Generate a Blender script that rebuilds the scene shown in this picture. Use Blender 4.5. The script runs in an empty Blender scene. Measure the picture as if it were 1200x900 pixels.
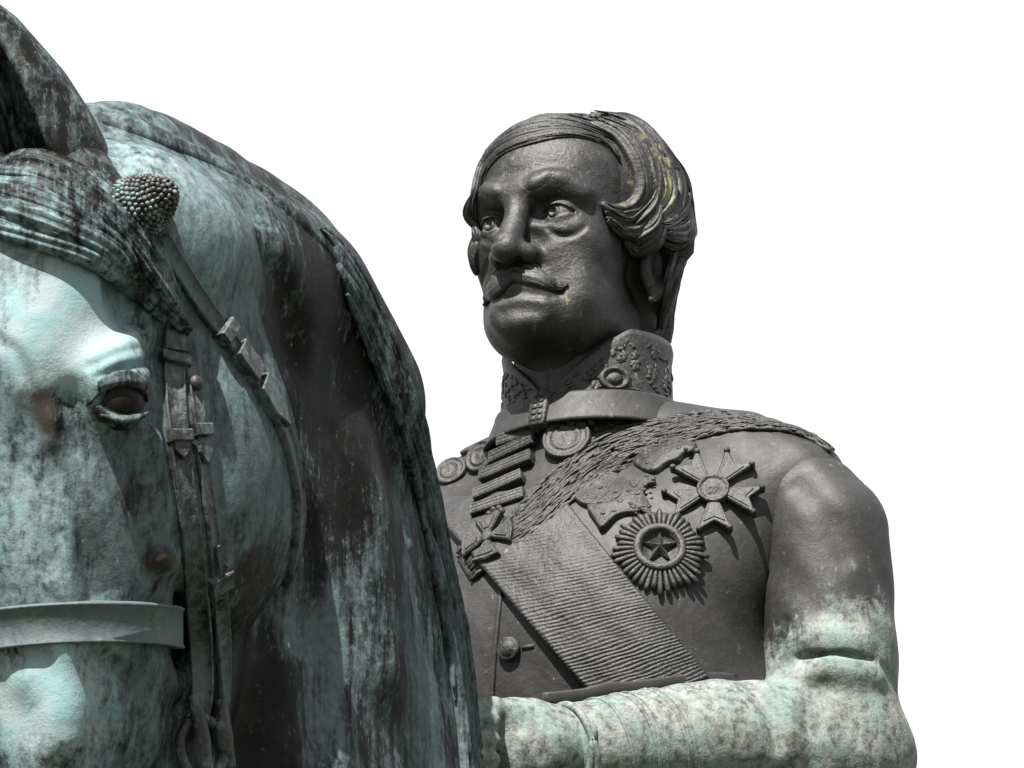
import bpy, math, random, os
import numpy as np
from mathutils import Vector, Matrix
from mathutils.bvhtree import BVHTree

random.seed(7)
rng = np.random.default_rng(7)
scene = bpy.context.scene
COL = scene.collection
R = math.radians

# ------------------------------------------------------------------ camera
PITCH, YAW, DIST, SPX = R(20), R(30), 8.0, 1300.0      # camera looks up 20 deg, statue faces 30 deg to the left
FWD = np.array([0, math.cos(PITCH), math.sin(PITCH)])
UPC = np.array([0, -math.sin(PITCH), math.cos(PITCH)])
RGT = np.array([1.0, 0, 0])
CAMW = -DIST * FWD
cam_data = bpy.data.cameras.new('camera')
cam = bpy.data.objects.new('camera', cam_data)
COL.objects.link(cam)
cam.location = CAMW
cam.rotation_euler = (R(90) + PITCH, 0, 0)
cam_data.sensor_width = 36
cam_data.lens = 36 * DIST / (1200 / SPX)
cam_data.clip_start, cam_data.clip_end = 0.1, 500
scene.camera = cam

# ------------------------------------------------------------------ light
SUN_EL, SUN_AZ = R(53), R(-20)     # azimuth measured from the camera side towards the picture's left
world = bpy.data.worlds.new('World')
scene.world = world
world.use_nodes = True
wn, wl = world.node_tree.nodes, world.node_tree.links
wn.clear()
sky = wn.new('ShaderNodeTexSky')
sky.sky_type = 'NISHITA'
sky.sun_disc = False
sky.sun_elevation = SUN_EL
sdir = Vector((math.sin(SUN_AZ) * math.cos(SUN_EL), -math.cos(SUN_AZ) * math.cos(SUN_EL), math.sin(SUN_EL)))
sky.sun_rotation = math.atan2(sdir.x, sdir.y)
sky.air_density, sky.dust_density, sky.ozone_density = 1.0, 6.0, 1.0
# thin bright cloud over the whole sky: most of the blue is veiled
cl = wn.new('ShaderNodeMix'); cl.data_type = 'RGBA'
cl.inputs['Factor'].default_value = 0.8
cl.inputs['B'].default_value = (12.5, 12.7, 13.0, 1)
bg = wn.new('ShaderNodeBackground')
bg.inputs['Strength'].default_value = 0.0265
wo = wn.new('ShaderNodeOutputWorld')
wl.new(sky.outputs[0], cl.inputs['A'])
wl.new(cl.outputs['Result'], bg.inputs['Color'])
wl.new(bg.outputs[0], wo.inputs['Surface'])
sun_data = bpy.data.lights.new('sun', 'SUN')
sun_data.energy = 5.0
sun_data.angle = R(0.5)
sun_data.color = (1.0, 0.965, 0.91)
sun = bpy.data.objects.new('sun', sun_data)
COL.objects.link(sun)
sun.rotation_euler = sdir.to_track_quat('Z', 'Y').to_euler()
scene.view_settings.view_transform = 'Standard'
scene.view_settings.look = 'None'
scene.view_settings.exposure = 2.0
scene.view_settings.gamma = 1.0
scene.render.engine = 'CYCLES'
scene.cycles.max_bounces = 6
scene.cycles.use_denoising = True

# ------------------------------------------------------------------ frames
# L frame, millimetres: x = the rider's left, -y = the way horse and rider face, z = up, origin between the rider's ears
CY, SY = math.cos(YAW), math.sin(YAW)
RZ = np.array([[CY, SY, 0], [-SY, CY, 0], [0, 0, 1.0]])
ORG = 0.052 * RGT + 0.127 * UPC
CAML = (RZ.T @ (CAMW - ORG)) * 1000

def to_world(P):
    return (np.asarray(P, dtype=np.float64) / 1000) @ RZ.T + ORG

def pix_dir(px, py):
    d = FWD + RGT * (px - 600) / (SPX * DIST) + UPC * (450 - py) / (SPX * DIST)
    d = RZ.T @ d
    return d / np.linalg.norm(d)

def project(P):
    w = to_world(P) - CAMW
    k = SPX * DIST / (w @ FWD)
    return np.stack([600 + (w @ RGT) * k, 450 - (w @ UPC) * k], -1)

# ------------------------------------------------------------------ signed distance fields, meshed by surface nets
def smin(a, b, k):
    if k <= 0:
        return np.minimum(a, b)
    h = np.maximum(k - np.abs(a - b), 0) / k
    return np.minimum(a, b) - h * h * (k * 0.25)

def smax(a, b, k):
    return -smin(-a, -b, k)

def rot_xyz(rx=0, ry=0, rz=0):
    return np.array(Matrix.Rotation(R(rz), 3, 'Z') @ Matrix.Rotation(R(ry), 3, 'Y') @ Matrix.Rotation(R(rx), 3, 'X'))

def sd_ell(c, r, rot=None):
    c = np.array(c, np.float32); r = np.array(r, np.float32)
    M = None if rot is None else np.array(rot, np.float32)
    def f(P):
        q = P - c
        if M is not None:
            q = q @ M
        a = q / r
        k0 = np.sqrt((a * a).sum(1)); b = a / r
        k1 = np.sqrt((b * b).sum(1)) + 1e-9
        return k0 * (k0 - 1) / k1
    return f, c, float(r.max())

def sd_chain(pts, radii):
    pts = np.array(pts, np.float32); radii = np.array(radii, np.float32)
    if radii.ndim == 0:
        radii = np.full(len(pts), radii)
    c = (pts.max(0) + pts.min(0)) / 2
    rr = float((np.linalg.norm(pts - c, axis=1) + radii).max())
    def f(P):
        d = None
        for i in range(len(pts) - 1):
            a, ba = pts[i], pts[i + 1] - pts[i]
            pa = P - a
            h = np.clip((pa @ ba) / (ba @ ba + 1e-9), 0, 1)
            q = pa - h[:, None] * ba
            e = np.sqrt((q * q).sum(1)) - (radii[i] + (radii[i + 1] - radii[i]) * h)
            d = e if d is None else np.minimum(d, e)
        return d
    return f, c, rr

class Field:
    def __init__(self, margin=16):
        self.ops = []
        self.margin = margin
    def add(self, prim, k=0, mode='u'):
        self.ops.append((mode, k) + prim)
        return self
    def ell(self, c, r, k=0, mode='u', rot=None):
        return self.add(sd_ell(c, r, rot), k, mode)
    def chain(self, pts, radii, k=0, mode='u'):
        if len(pts) < 2:
            return self
        if np.ndim(radii) and len(radii) != len(pts):
            radii = np.interp(np.linspace(0, 1, len(pts)), np.linspace(0, 1, len(radii)), radii)
        return self.add(sd_chain(pts, radii), k, mode)
    def sym(self, kind, c, r, k=0, mode='u'):
        for s in (1, -1):
            m = np.array([s, 1, 1])
            if kind == 'ell':
                self.ell(np.array(c) * m, r, k, mode)
            else:
                self.chain(np.array(c) * m, r, k, mode)
        return self
    def __call__(self, P):
        P = np.asarray(P, np.float32)
        out = np.empty(len(P), np.float32)
        for i in range(0, len(P), 60000):
            out[i:i + 60000] = self._eval(P[i:i + 60000])
        return out
    def _eval(self, P):
        d = np.full(len(P), 500.0, np.float32)
        lo, hi = P.min(0), P.max(0)
        for mode, k, f, c, r in self.ops:
            reach = r + k + self.margin
            if np.linalg.norm(np.maximum(np.maximum(lo - c, c - hi), 0)) > reach:
                continue
            q = P - c
            m = (q * q).sum(1) < reach * reach
            n = int(m.sum())
            if n == 0:
                continue
            full = n == len(P)
            Q = P if full else P[m]
            v = f(Q)
            a = d if full else d[m]
            if mode == 'u':
                a = smin(a, v, k)
            elif mode == 's':
                a = smax(a, -v, k)
            else:
                a = a + v
            if full:
                d = a
            else:
                d[m] = a
        return d

def surface_nets(f, lo, hi, h, refine=2, coarse_guard=4.6):
    lo = np.array(lo, np.float64); hi = np.array(hi, np.float64)
    nc = np.ceil((hi - lo) / (4 * h)).astype(int)
    g = [lo[i] + 4 * h * np.arange(nc[i] + 1) for i in range(3)]
    C = np.stack(np.meshgrid(*g, indexing='ij'), -1).reshape(-1, 3)
    dc = f(C).reshape(nc + 1)
    ab = np.abs(dc); m = None
    for o in np.ndindex(2, 2, 2):
        v = ab[o[0]:nc[0] + o[0], o[1]:nc[1] + o[1], o[2]:nc[2] + o[2]]
        m = v if m is None else np.minimum(m, v)
    ci = np.argwhere(m < coarse_guard * h)
    n = nc * 4 + 1
    D = np.repeat(np.repeat(np.repeat(np.sign(dc) * 50, 4, 0), 4, 1), 4, 2)[:n[0], :n[1], :n[2]].astype(np.float32)
    mask = np.zeros(n, bool)
    for o in np.ndindex(5, 5, 5):
        mask[ci[:, 0] * 4 + o[0], ci[:, 1] * 4 + o[1], ci[:, 2] * 4 + o[2]] = True
    idx = np.argwhere(mask)
    D[mask] = f(lo + idx * h)
    s = D < 0
    cnt = np.zeros(n - 1, np.int8)
    for o in np.ndindex(2, 2, 2):
        cnt += s[o[0]:n[0] - 1 + o[0], o[1]:n[1] - 1 + o[1], o[2]:n[2] - 1 + o[2]]
    act = (cnt > 0) & (cnt < 8)
    ac = np.argwhere(act)
    vid = np.full(n - 1, -1, np.int32)
    vid[act] = np.arange(len(ac))
    acc = np.zeros((len(ac), 3)); num = np.zeros(len(ac))
    corner = {o: D[ac[:, 0] + o[0], ac[:, 1] + o[1], ac[:, 2] + o[2]] for o in np.ndindex(2, 2, 2)}
    for ax in range(3):
        for o in np.ndindex(2, 2, 2):
            if o[ax]:
                continue
            o2 = list(o); o2[ax] = 1
            a, b = corner[o], corner[tuple(o2)]
            x = (a < 0) != (b < 0)
            t = np.where(x, a / np.where(a == b, 1, a - b), 0)
            p = np.tile(np.array(o, float), (len(ac), 1)); p[:, ax] += t
            acc[x] += p[x]; num[x] += 1
    V = lo + (ac + acc / num[:, None]) * h
    quads = []
    for ax in range(3):
        b, c = (ax + 1) % 3, (ax + 2) % 3
        sl0 = [slice(None)] * 3; sl1 = [slice(None)] * 3
        sl0[ax] = slice(0, -1); sl1[ax] = slice(1, None)
        ed = np.argwhere(s[tuple(sl0)] != s[tuple(sl1)])
        ok = (ed[:, b] > 0) & (ed[:, c] > 0) & (ed[:, b] < n[b] - 1) & (ed[:, c] < n[c] - 1)
        ed = ed[ok]
        q = []
        for db, dcc in ((1, 1), (0, 1), (0, 0), (1, 0)):
            e = ed.copy(); e[:, b] -= db; e[:, c] -= dcc
            q.append(vid[e[:, 0], e[:, 1], e[:, 2]])
        q = np.stack(q, 1)
        inside = s[ed[:, 0], ed[:, 1], ed[:, 2]]
        q[~inside] = q[~inside][:, ::-1]
        quads.append(q)
    F = np.concatenate(quads)
    F = F[(F >= 0).all(1)]
    for _ in range(refine):
        d, N = field_normal(f, V, 0.35 * h)
        V = V - N * np.clip(d, -0.6 * h, 0.6 * h)[:, None]
    return V, F

def field_normal(f, V, e=0.5):
    d = f(V).astype(np.float64)
    G = np.stack([f(V + np.eye(3)[i] * e) - d for i in range(3)], 1)
    return d, G / (np.linalg.norm(G, axis=1, keepdims=True) + 1e-9)

# ------------------------------------------------------------------ mesh helpers
def link_mesh(name, V, F, mat, parent=None, smooth=True, attr=None, lichen=None):
    """V in L-frame millimetres; F an (n,4)/(n,3) array or a list of tuples."""
    me = bpy.data.meshes.new(name)
    W = to_world(V)
    if isinstance(F, np.ndarray):
        k = F.shape[1]
        loops = F.reshape(-1)
        starts = np.arange(0, len(loops), k)
    else:
        loops = np.array([i for f in F for i in f])
        starts = np.concatenate([[0], np.cumsum([len(f) for f in F])[:-1]])
    if parent is not None:
        W = W - np.array(parent_base(parent))
    me.vertices.add(len(W)); me.vertices.foreach_set('co', W.astype(np.float32).ravel())
    me.loops.add(len(loops)); me.loops.foreach_set('vertex_index', loops.astype(np.int32))
    me.polygons.add(len(starts)); me.polygons.foreach_set('loop_start', starts.astype(np.int32))
    me.update(calc_edges=True)
    me.polygons.foreach_set('use_smooth', np.full(len(starts), smooth))
    if attr is not None:
        a = me.attributes.new('wear', 'FLOAT_COLOR', 'POINT')  # patina and stain channels; on the horse also shade painted under the jaw
        full = np.ones((len(W), 4), np.float32)
        full[:, :attr.shape[1]] = attr
        a.data.foreach_set('color', full.ravel())
    if lichen is not None:
        a = me.attributes.new('lichen', 'FLOAT', 'POINT')
        a.data.foreach_set('value', lichen.astype(np.float32))
    me.materials.append(mat)
    me.validate()
    o = bpy.data.objects.new(name, me)
    COL.objects.link(o)
    if parent is not None:
        o.parent = parent
    return o

BASE = {}
def parent_base(p):
    return BASE.get(p.name, (0, 0, 0))

def thing(name, label, category, base):
    o = bpy.data.objects.new(name, None)
    COL.objects.link(o)
    w = to_world(base)
    o.location = w
    BASE[o.name] = w
    o['label'] = label
    o['category'] = category
    return o

def link_sub(name, V, F, mat, part, smooth=True, attr=None):
    """a sub-part: parented to a part that itself sits on its thing's base"""
    BASE[part.name] = parent_base(part.parent)
    return link_mesh(name, V, F, mat, part, smooth, attr)

class Solid:
    """a surface that rays from the camera, or from anywhere, can be dropped on"""
    def __init__(self, V, F):
        self.t = BVHTree.FromPolygons([tuple(v) for v in V], [tuple(int(i) for i in f) for f in F])
    def ray(self, o, d):
        p, n, i, t = self.t.ray_cast(Vector(o), Vector(d))
        return (None, None) if p is None else (np.array(p), np.array(n))
    def pix(self, px, py):
        return self.ray(CAML, pix_dir(px, py))
    def trace(self, pts, out, n=14):
        """a path of pixels dropped on the surface, then pushed out along its normals"""
        h = self.pixpath(smooth_path(np.array(pts, float), n))
        return [q[0] + q[1] * out for q in h]
    def pixpath(self, pts):
        out = [self.pix(*p) for p in pts]
        return [o for o in out if o[0] is not None]

def smooth_path(P, n):
    """Catmull-Rom resample to n points, even in arc length"""
    P = np.asarray(P, float)
    if len(P) == 2:
        return P[0] + (P[1] - P[0]) * np.linspace(0, 1, n)[:, None]
    E = np.vstack([2 * P[0] - P[1], P, 2 * P[-1] - P[-2]])
    out = []
    for i in range(1, len(E) - 2):
        t = np.linspace(0, 1, 12, endpoint=False)[:, None]
        a, b, c, d = E[i - 1], E[i], E[i + 1], E[i + 2]
        out.append(0.5 * (2 * b + (c - a) * t + (2 * a - 5 * b + 4 * c - d) * t ** 2 + (3 * b - a - 3 * c + d) * t ** 3))
    Q = np.vstack(out + [P[-1:]])
    s = np.concatenate([[0], np.cumsum(np.linalg.norm(np.diff(Q, axis=0), axis=1))])
    t = np.linspace(0, s[-1], n)
    return np.stack([np.interp(t, s, Q[:, i]) for i in range(Q.shape[1])], 1)

def frames_along(P, N):
    T = np.gradient(P, axis=0)
    T /= np.linalg.norm(T, axis=1, keepdims=True) + 1e-9
    N = N - (N * T).sum(1, keepdims=True) * T
    N /= np.linalg.norm(N, axis=1, keepdims=True) + 1e-9
    return T, N, np.cross(T, N)

def sweep(P, N, prof):
    """prof(i, t) -> (m,2) closed loop of (side, out) offsets at path point i; returns V, F with capped ends"""
    P = np.asarray(P, float); n = len(P)
    T, N, B = frames_along(P, np.asarray(N, float))
    rings = []
    for i in range(n):
        q = np.asarray(prof(i, i / (n - 1)))
        rings.append(P[i] + B[i] * q[:, :1] + N[i] * q[:, 1:])
    m = len(rings[0])
    V = np.vstack(rings)
    F = []
    for i in range(n - 1):
        for j in range(m):
            k = (j + 1) % m
            F.append((i * m + j, i * m + k, (i + 1) * m + k, (i + 1) * m + j))
    F.append(tuple(range(m))[::-1]); F.append(tuple(range((n - 1) * m, n * m)))
    return V, F

class Bag:
    def __init__(self):
        self.V, self.F, self.n = [], [], 0
    def add(self, V, F):
        V = np.asarray(V, float)
        self.V.append(V)
        self.F += [tuple(int(i) + self.n for i in f) for f in F]
        self.n += len(V)
    def get(self):
        return np.vstack(self.V), self.F

def gauss(V, c, r):
    d = (np.asarray(V) - np.asarray(c)) / np.asarray(r)
    return np.exp(-(d * d).sum(1))


def px_frame(sol, px, py, span=10, spin=0.0, face=0.0, lift=0.0):
    """origin and axes lying on the surface seen at a pixel; ex runs to the picture's right"""
    o, n = sol.pix(px, py)
    n = n.copy(); k = 1
    for dx, dy in ((span, 0), (-span, 0), (0, span), (0, -span)):
        h = sol.pix(px + dx, py + dy)
        if h[0] is not None and np.linalg.norm(h[0] - o) < span * 3:
            n = n + h[1]; k += 1
    n /= np.linalg.norm(n)
    n = n - face * pix_dir(px, py)
    n /= np.linalg.norm(n)
    o = o + n * lift
    r = RZ.T @ RGT
    ex = r - n * (r @ n); ex /= np.linalg.norm(ex)
    ey = np.cross(n, ex)
    c, s = math.cos(R(spin)), math.sin(R(spin))
    return o, ex * c + ey * s, ey * c - ex * s, n

def put(fr, V):
    o, ex, ey, n = fr
    V = np.asarray(V, float)
    return o + V[:, :1] * ex + V[:, 1:2] * ey + V[:, 2:3] * n

def plate(poly, z0, z1, bev=0.8, sink=3.0):
    """a bevelled flat plate from a 2D outline (counter-clockwise)"""
    P = np.asarray(poly, float); m = len(P)
    E = np.roll(P, -1, 0) - np.roll(P, 1, 0)
    nrm = np.stack([E[:, 1], -E[:, 0]], 1); nrm /= np.linalg.norm(nrm, axis=1, keepdims=True) + 1e-9
    rings = [np.hstack([P, np.full((m, 1), z0 - sink)]), np.hstack([P, np.full((m, 1), z1 - bev)]), np.hstack([P - nrm * bev, np.full((m, 1), z1)])]
    V = np.vstack(rings + [[[P[:, 0].mean(), P[:, 1].mean(), z1]]])
    F = []
    for r in range(2):
        for j in range(m):
            k = (j + 1) % m
            F.append((r * m + j, r * m + k, (r + 1) * m + k, (r + 1) * m + j))
    for j in range(m):
        F.append((2 * m + j, 2 * m + (j + 1) % m, 3 * m))
    return V, F

def lathe2(prof, seg=40, rx=1.0, ry=1.0, wob=None):
    """(r, z) profile turned about the plate's normal"""
    V, F = [], []
    for r, z in prof:
        for j in range(seg):
            a = 2 * math.pi * j / seg
            V.append((r * rx * math.cos(a), r * ry * math.sin(a), z))
    for i in range(len(prof) - 1):
        for j in range(seg):
            k = (j + 1) % seg
            F.append((i * seg + j, i * seg + k, (i + 1) * seg + k, (i + 1) * seg + j))
    F.append(tuple(range((len(prof) - 1) * seg, len(prof) * seg)))
    return np.array(V, float), F

def circle(r, n=32, rx=1, ry=1):
    a = np.linspace(0, 2 * math.pi, n, endpoint=False)
    return np.stack([np.cos(a) * r * rx, np.sin(a) * r * ry], 1)


# ------------------------------------------------------------------ weathered bronze
def bronze(name, dark, warm, teal, pale, teal_bias, pale_bias, streak=0.5, fine=0.3, rough=(0.42, 0.7), bump=0.5, grain=420.0, spec=0.45, blotw=0.9, soft=(0.35, 0.8), tsoft=(0.28, 0.72), lichen=(0.17, 0.17, 0.065)):
    m = bpy.data.materials.new(name)
    m.use_nodes = True
    N, L = m.node_tree.nodes, m.node_tree.links
    N.clear()
    out = N.new('ShaderNodeOutputMaterial')
    bs = N.new('ShaderNodeBsdfPrincipled')
    L.new(bs.outputs[0], out.inputs[0])
    geo = N.new('ShaderNodeNewGeometry')
    at = N.new('ShaderNodeAttribute'); at.attribute_name = 'wear'
    sep = N.new('ShaderNodeSeparateColor'); L.new(at.outputs['Color'], sep.inputs[0])

    def noise(scale, detail, sx=(1, 1, 1), rough_=0.55, off=0.0):
        mp = N.new('ShaderNodeMapping'); mp.inputs['Scale'].default_value = sx
        mp.inputs['Location'].default_value = (off, off * 0.7, off * 1.3)
        L.new(geo.outputs['Position'], mp.inputs['Vector'])
        n = N.new('ShaderNodeTexNoise')
        n.inputs['Scale'].default_value = scale; n.inputs['Detail'].default_value = detail
        n.inputs['Roughness'].default_value = rough_
        L.new(mp.outputs[0], n.inputs['Vector'])
        return n.outputs['Fac']

    def math_(op, a, b=None, c=None):
        n = N.new('ShaderNodeMath'); n.operation = op
        for i, v in enumerate((a, b, c)):
            if v is None:
                continue
            if isinstance(v, (int, float)):
                n.inputs[i].default_value = v
            else:
                L.new(v, n.inputs[i])
        return n.outputs[0]

    def ramp(v, lo, hi):
        n = N.new('ShaderNodeMapRange'); n.interpolation_type = 'SMOOTHSTEP'
        L.new(v, n.inputs['Value'])
        n.inputs['From Min'].default_value = lo; n.inputs['From Max'].default_value = hi
        return n.outputs['Result']

    def mix(f, a, b):
        n = N.new('ShaderNodeMix'); n.data_type = 'RGBA'
        L.new(f, n.inputs['Factor'])
        for k, v in (('A', a), ('B', b)):
            if isinstance(v, tuple):
                n.inputs[k].default_value = v + (1,)
            else:
                L.new(v, n.inputs[k])
        return n.outputs['Result']

    big = noise(7, 6)
    blot = noise(26, 5, off=3.1)
    run = noise(1, 5, (70, 70, 9), 0.6, 5.0)
    thin = noise(1, 3, (190, 190, 16), 0.6, 9.0)
    dust = noise(grain, 4, rough_=0.7)
    fleck = noise(130, 3, off=7.7, rough_=0.65)
    # green patina
    t = math_('ADD', sep.outputs[0], teal_bias)
    for src, w in ((big, 0.9), (blot, 0.7), (run, 1.5 * streak), (thin, 0.9 * streak), (dust, fine), (fleck, fine * 1.6)):
        t = math_('MULTIPLY_ADD', math_('SUBTRACT', src, 0.5), w, t)
    grit = noise(300, 2, (1, 1, 0.4), 0.6, 13.0)
    t = math_('MULTIPLY_ADD', ramp(grit, 0.54, 0.68), 0.26 * streak, t)
    t = math_('SUBTRACT', t, 0.06 * streak)
    tm = ramp(t, *tsoft)
    # pale, chalky bloom
    p = math_('ADD', sep.outputs[1], pale_bias)
    for src, w in ((big, 0.5), (blot, blotw), (run, 0.8 * streak), (thin, 0.4 * streak), (dust, fine * 1.5), (fleck, fine * 2.4)):
        p = math_('MULTIPLY_ADD', math_('SUBTRACT', src, 0.5), w, p)
    pm = ramp(p, *soft)
    base = mix(ramp(math_('MULTIPLY_ADD', math_('SUBTRACT', fleck, 0.5), 0.5, blot), 0.36, 0.66), dark, warm)
    base = mix(ramp(thin, 0.5, 0.8), base, tuple(0.75 * v for v in warm))
    teal2 = mix(ramp(fleck, 0.35, 0.65), teal, tuple(v * k for v, k in zip(teal, (1.5, 1.25, 1.2))))
    c = mix(tm, base, teal2)
    pale2 = mix(ramp(blot, 0.4, 0.62), pale, tuple(v * k for v, k in zip(pale, (0.72, 0.9, 0.9))))
    c = mix(pm, c, pale2)
    # brown stain and yellow lichen, in patches of their own
    st = math_('MULTIPLY_ADD', math_('SUBTRACT', blot, 0.5), 0.9, math_('MULTIPLY_ADD', math_('SUBTRACT', fleck, 0.5), 0.8, sep.outputs[2]))
    c = mix(ramp(st, 0.35, 0.85), c, tuple(min(1.6 * v + 0.008 * k, 0.05) for v, k in zip(warm, (1.0, 0.75, 0.6))))
    lich = N.new('ShaderNodeAttribute'); lich.attribute_name = 'lichen'
    li = math_('MULTIPLY_ADD', math_('SUBTRACT', fleck, 0.5), 1.6, math_('MULTIPLY_ADD', math_('SUBTRACT', thin, 0.5), 0.9, lich.outputs['Fac']))
    c = mix(ramp(li, 0.22, 0.85), c, lichen)
    # tiny white droppings and lime specks
    sp = noise(150, 4, (1, 1, 0.6), 0.6, 21.0)
    c = mix(ramp(sp, 0.705, 0.78), c, tuple(min(0.5, v * 1.15) for v in pale))
    L.new(c, bs.inputs['Base Color'])
    rg = N.new('ShaderNodeMapRange')
    L.new(math_('MAXIMUM', tm, pm), rg.inputs['Value'])
    rg.inputs['To Min'].default_value, rg.inputs['To Max'].default_value = rough
    L.new(math_('MULTIPLY_ADD', math_('SUBTRACT', fleck, 0.5), 0.25, rg.outputs['Result']), bs.inputs['Roughness'])
    bs.inputs['Metallic'].default_value = 0.0
    bs.inputs['Specular IOR Level'].default_value = spec
    b1 = N.new('ShaderNodeBump'); b1.inputs['Strength'].default_value = bump
    b1.inputs['Distance'].default_value = 0.0011
    L.new(math_('MULTIPLY_ADD', fleck, 0.55, math_('MULTIPLY', dust, 0.5)), b1.inputs['Height'])
    b2 = N.new('ShaderNodeBump'); b2.inputs['Strength'].default_value = bump * 0.7
    b2.inputs['Distance'].default_value = 0.004
    L.new(math_('MULTIPLY_ADD', tm, 0.12, blot), b2.inputs['Height'])
    L.new(b1.outputs[0], b2.inputs['Normal'])
    L.new(b2.outputs[0], bs.inputs['Normal'])
    return m

M_RIDER = bronze('dark_bronze', (0.0072, 0.0072, 0.0076), (0.0165, 0.0163, 0.0170), (0.030, 0.038, 0.037), (0.125, 0.121, 0.097), -0.28, -0.30, streak=0.9, fine=0.28, rough=(0.52, 0.72), bump=1.1, spec=0.33)
M_COAT = bronze('coat_bronze', (0.0092, 0.0091, 0.0095), (0.0150, 0.0147, 0.0150), (0.066, 0.096, 0.097), (0.142, 0.153, 0.143), -0.42, -0.36, streak=0.8, fine=0.55, rough=(0.62, 0.8), bump=0.6, spec=0.32, blotw=0.45, soft=(0.1, 0.95))
M_RELIEF = bronze('relief_bronze', (0.0080, 0.0079, 0.0083), (0.0185, 0.0181, 0.0183), (0.036, 0.045, 0.043), (0.105, 0.105, 0.094), -0.34, -0.31, streak=0.4, fine=0.5, rough=(0.52, 0.72), bump=1.5, spec=0.35)
M_HORSE = bronze('green_bronze', (0.0022, 0.0022, 0.0021), (0.0062, 0.0058, 0.0054), (0.0450, 0.0700, 0.0752), (0.182, 0.228, 0.235), 0.02, -0.09, streak=1.0, fine=0.34, rough=(0.46, 0.66), bump=0.55, grain=500, spec=0.08, blotw=0.6, soft=(0.2, 1.0), tsoft=(0.10, 0.9))
M_TACK = bronze('tack_bronze', (0.0085, 0.0082, 0.0080), (0.0220, 0.0208, 0.0200), (0.036, 0.054, 0.058), (0.125, 0.148, 0.149), 0.12, -0.18, streak=0.7, fine=0.5, rough=(0.48, 0.65), bump=0.6, spec=0.3)
ONLY = os.environ.get('ONLY', 'all')

# ------------------------------------------------------------------ the park lawn far below the statue
def ground():
    m = bpy.data.materials.new('lawn')
    m.use_nodes = True
    N, L = m.node_tree.nodes, m.node_tree.links
    b = N['Principled BSDF']; b.inputs['Roughness'].default_value = 0.9
    t = N.new('ShaderNodeTexNoise'); t.inputs['Scale'].default_value = 1.5; t.inputs['Detail'].default_value = 8
    r = N.new('ShaderNodeMix'); r.data_type = 'RGBA'
    r.inputs['A'].default_value = (0.035, 0.042, 0.022, 1); r.inputs['B'].default_value = (0.065, 0.068, 0.045, 1)
    g = N.new('ShaderNodeNewGeometry'); L.new(g.outputs['Position'], t.inputs['Vector'])
    L.new(t.outputs['Fac'], r.inputs['Factor']); L.new(r.outputs['Result'], b.inputs['Base Color'])
    a = np.linspace(0, 2 * math.pi, 48, endpoint=False)
    V = np.vstack([[[0, 0, 0]], np.stack([np.cos(a), np.sin(a), 0 * a], 1) * 300.0])
    me = bpy.data.meshes.new('ground')
    me.from_pydata([(x, y, -4.4) for x, y, z in V], [], [(0, 1 + i, 1 + (i + 1) % 48) for i in range(48)])
    me.materials.append(m)
    o = bpy.data.objects.new('ground', me); COL.objects.link(o)
    o['kind'] = 'structure'
ground()

# ------------------------------------------------------------------ horse: one continuous body of head, neck and chest
TUCK, ROLL, HS = R(15), R(3.5), 1.03
_hx, _hy, _hz = np.array([1.0, 0, 0]), np.array([0, math.cos(TUCK), math.sin(TUCK)]), np.array([0, -math.sin(TUCK), math.cos(TUCK)])
HX = _hx * math.cos(ROLL) - _hz * math.sin(ROLL)
HZ = _hz * math.cos(ROLL) + _hx * math.sin(ROLL)
HY = _hy
HO = np.array([13, -890, -439.0])
HM = np.stack([HX, HY, HZ], 1)

def H(p):
    """horse-head coordinates (left, back, up along the face) to the L frame"""
    return HO + HM @ (np.asarray(p, float) * HS)

def mid(px, py, x=0.0):
    d = pix_dir(px, py)
    return CAML + d * ((x - CAML[0]) / d[0])

CREST = [mid(*p) for p in [(96, 132), (190, 164), (306, 236), (367, 306), (404, 385), (426, 476), (456, 570), (475, 690), (490, 810), (500, 920)]]

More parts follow.
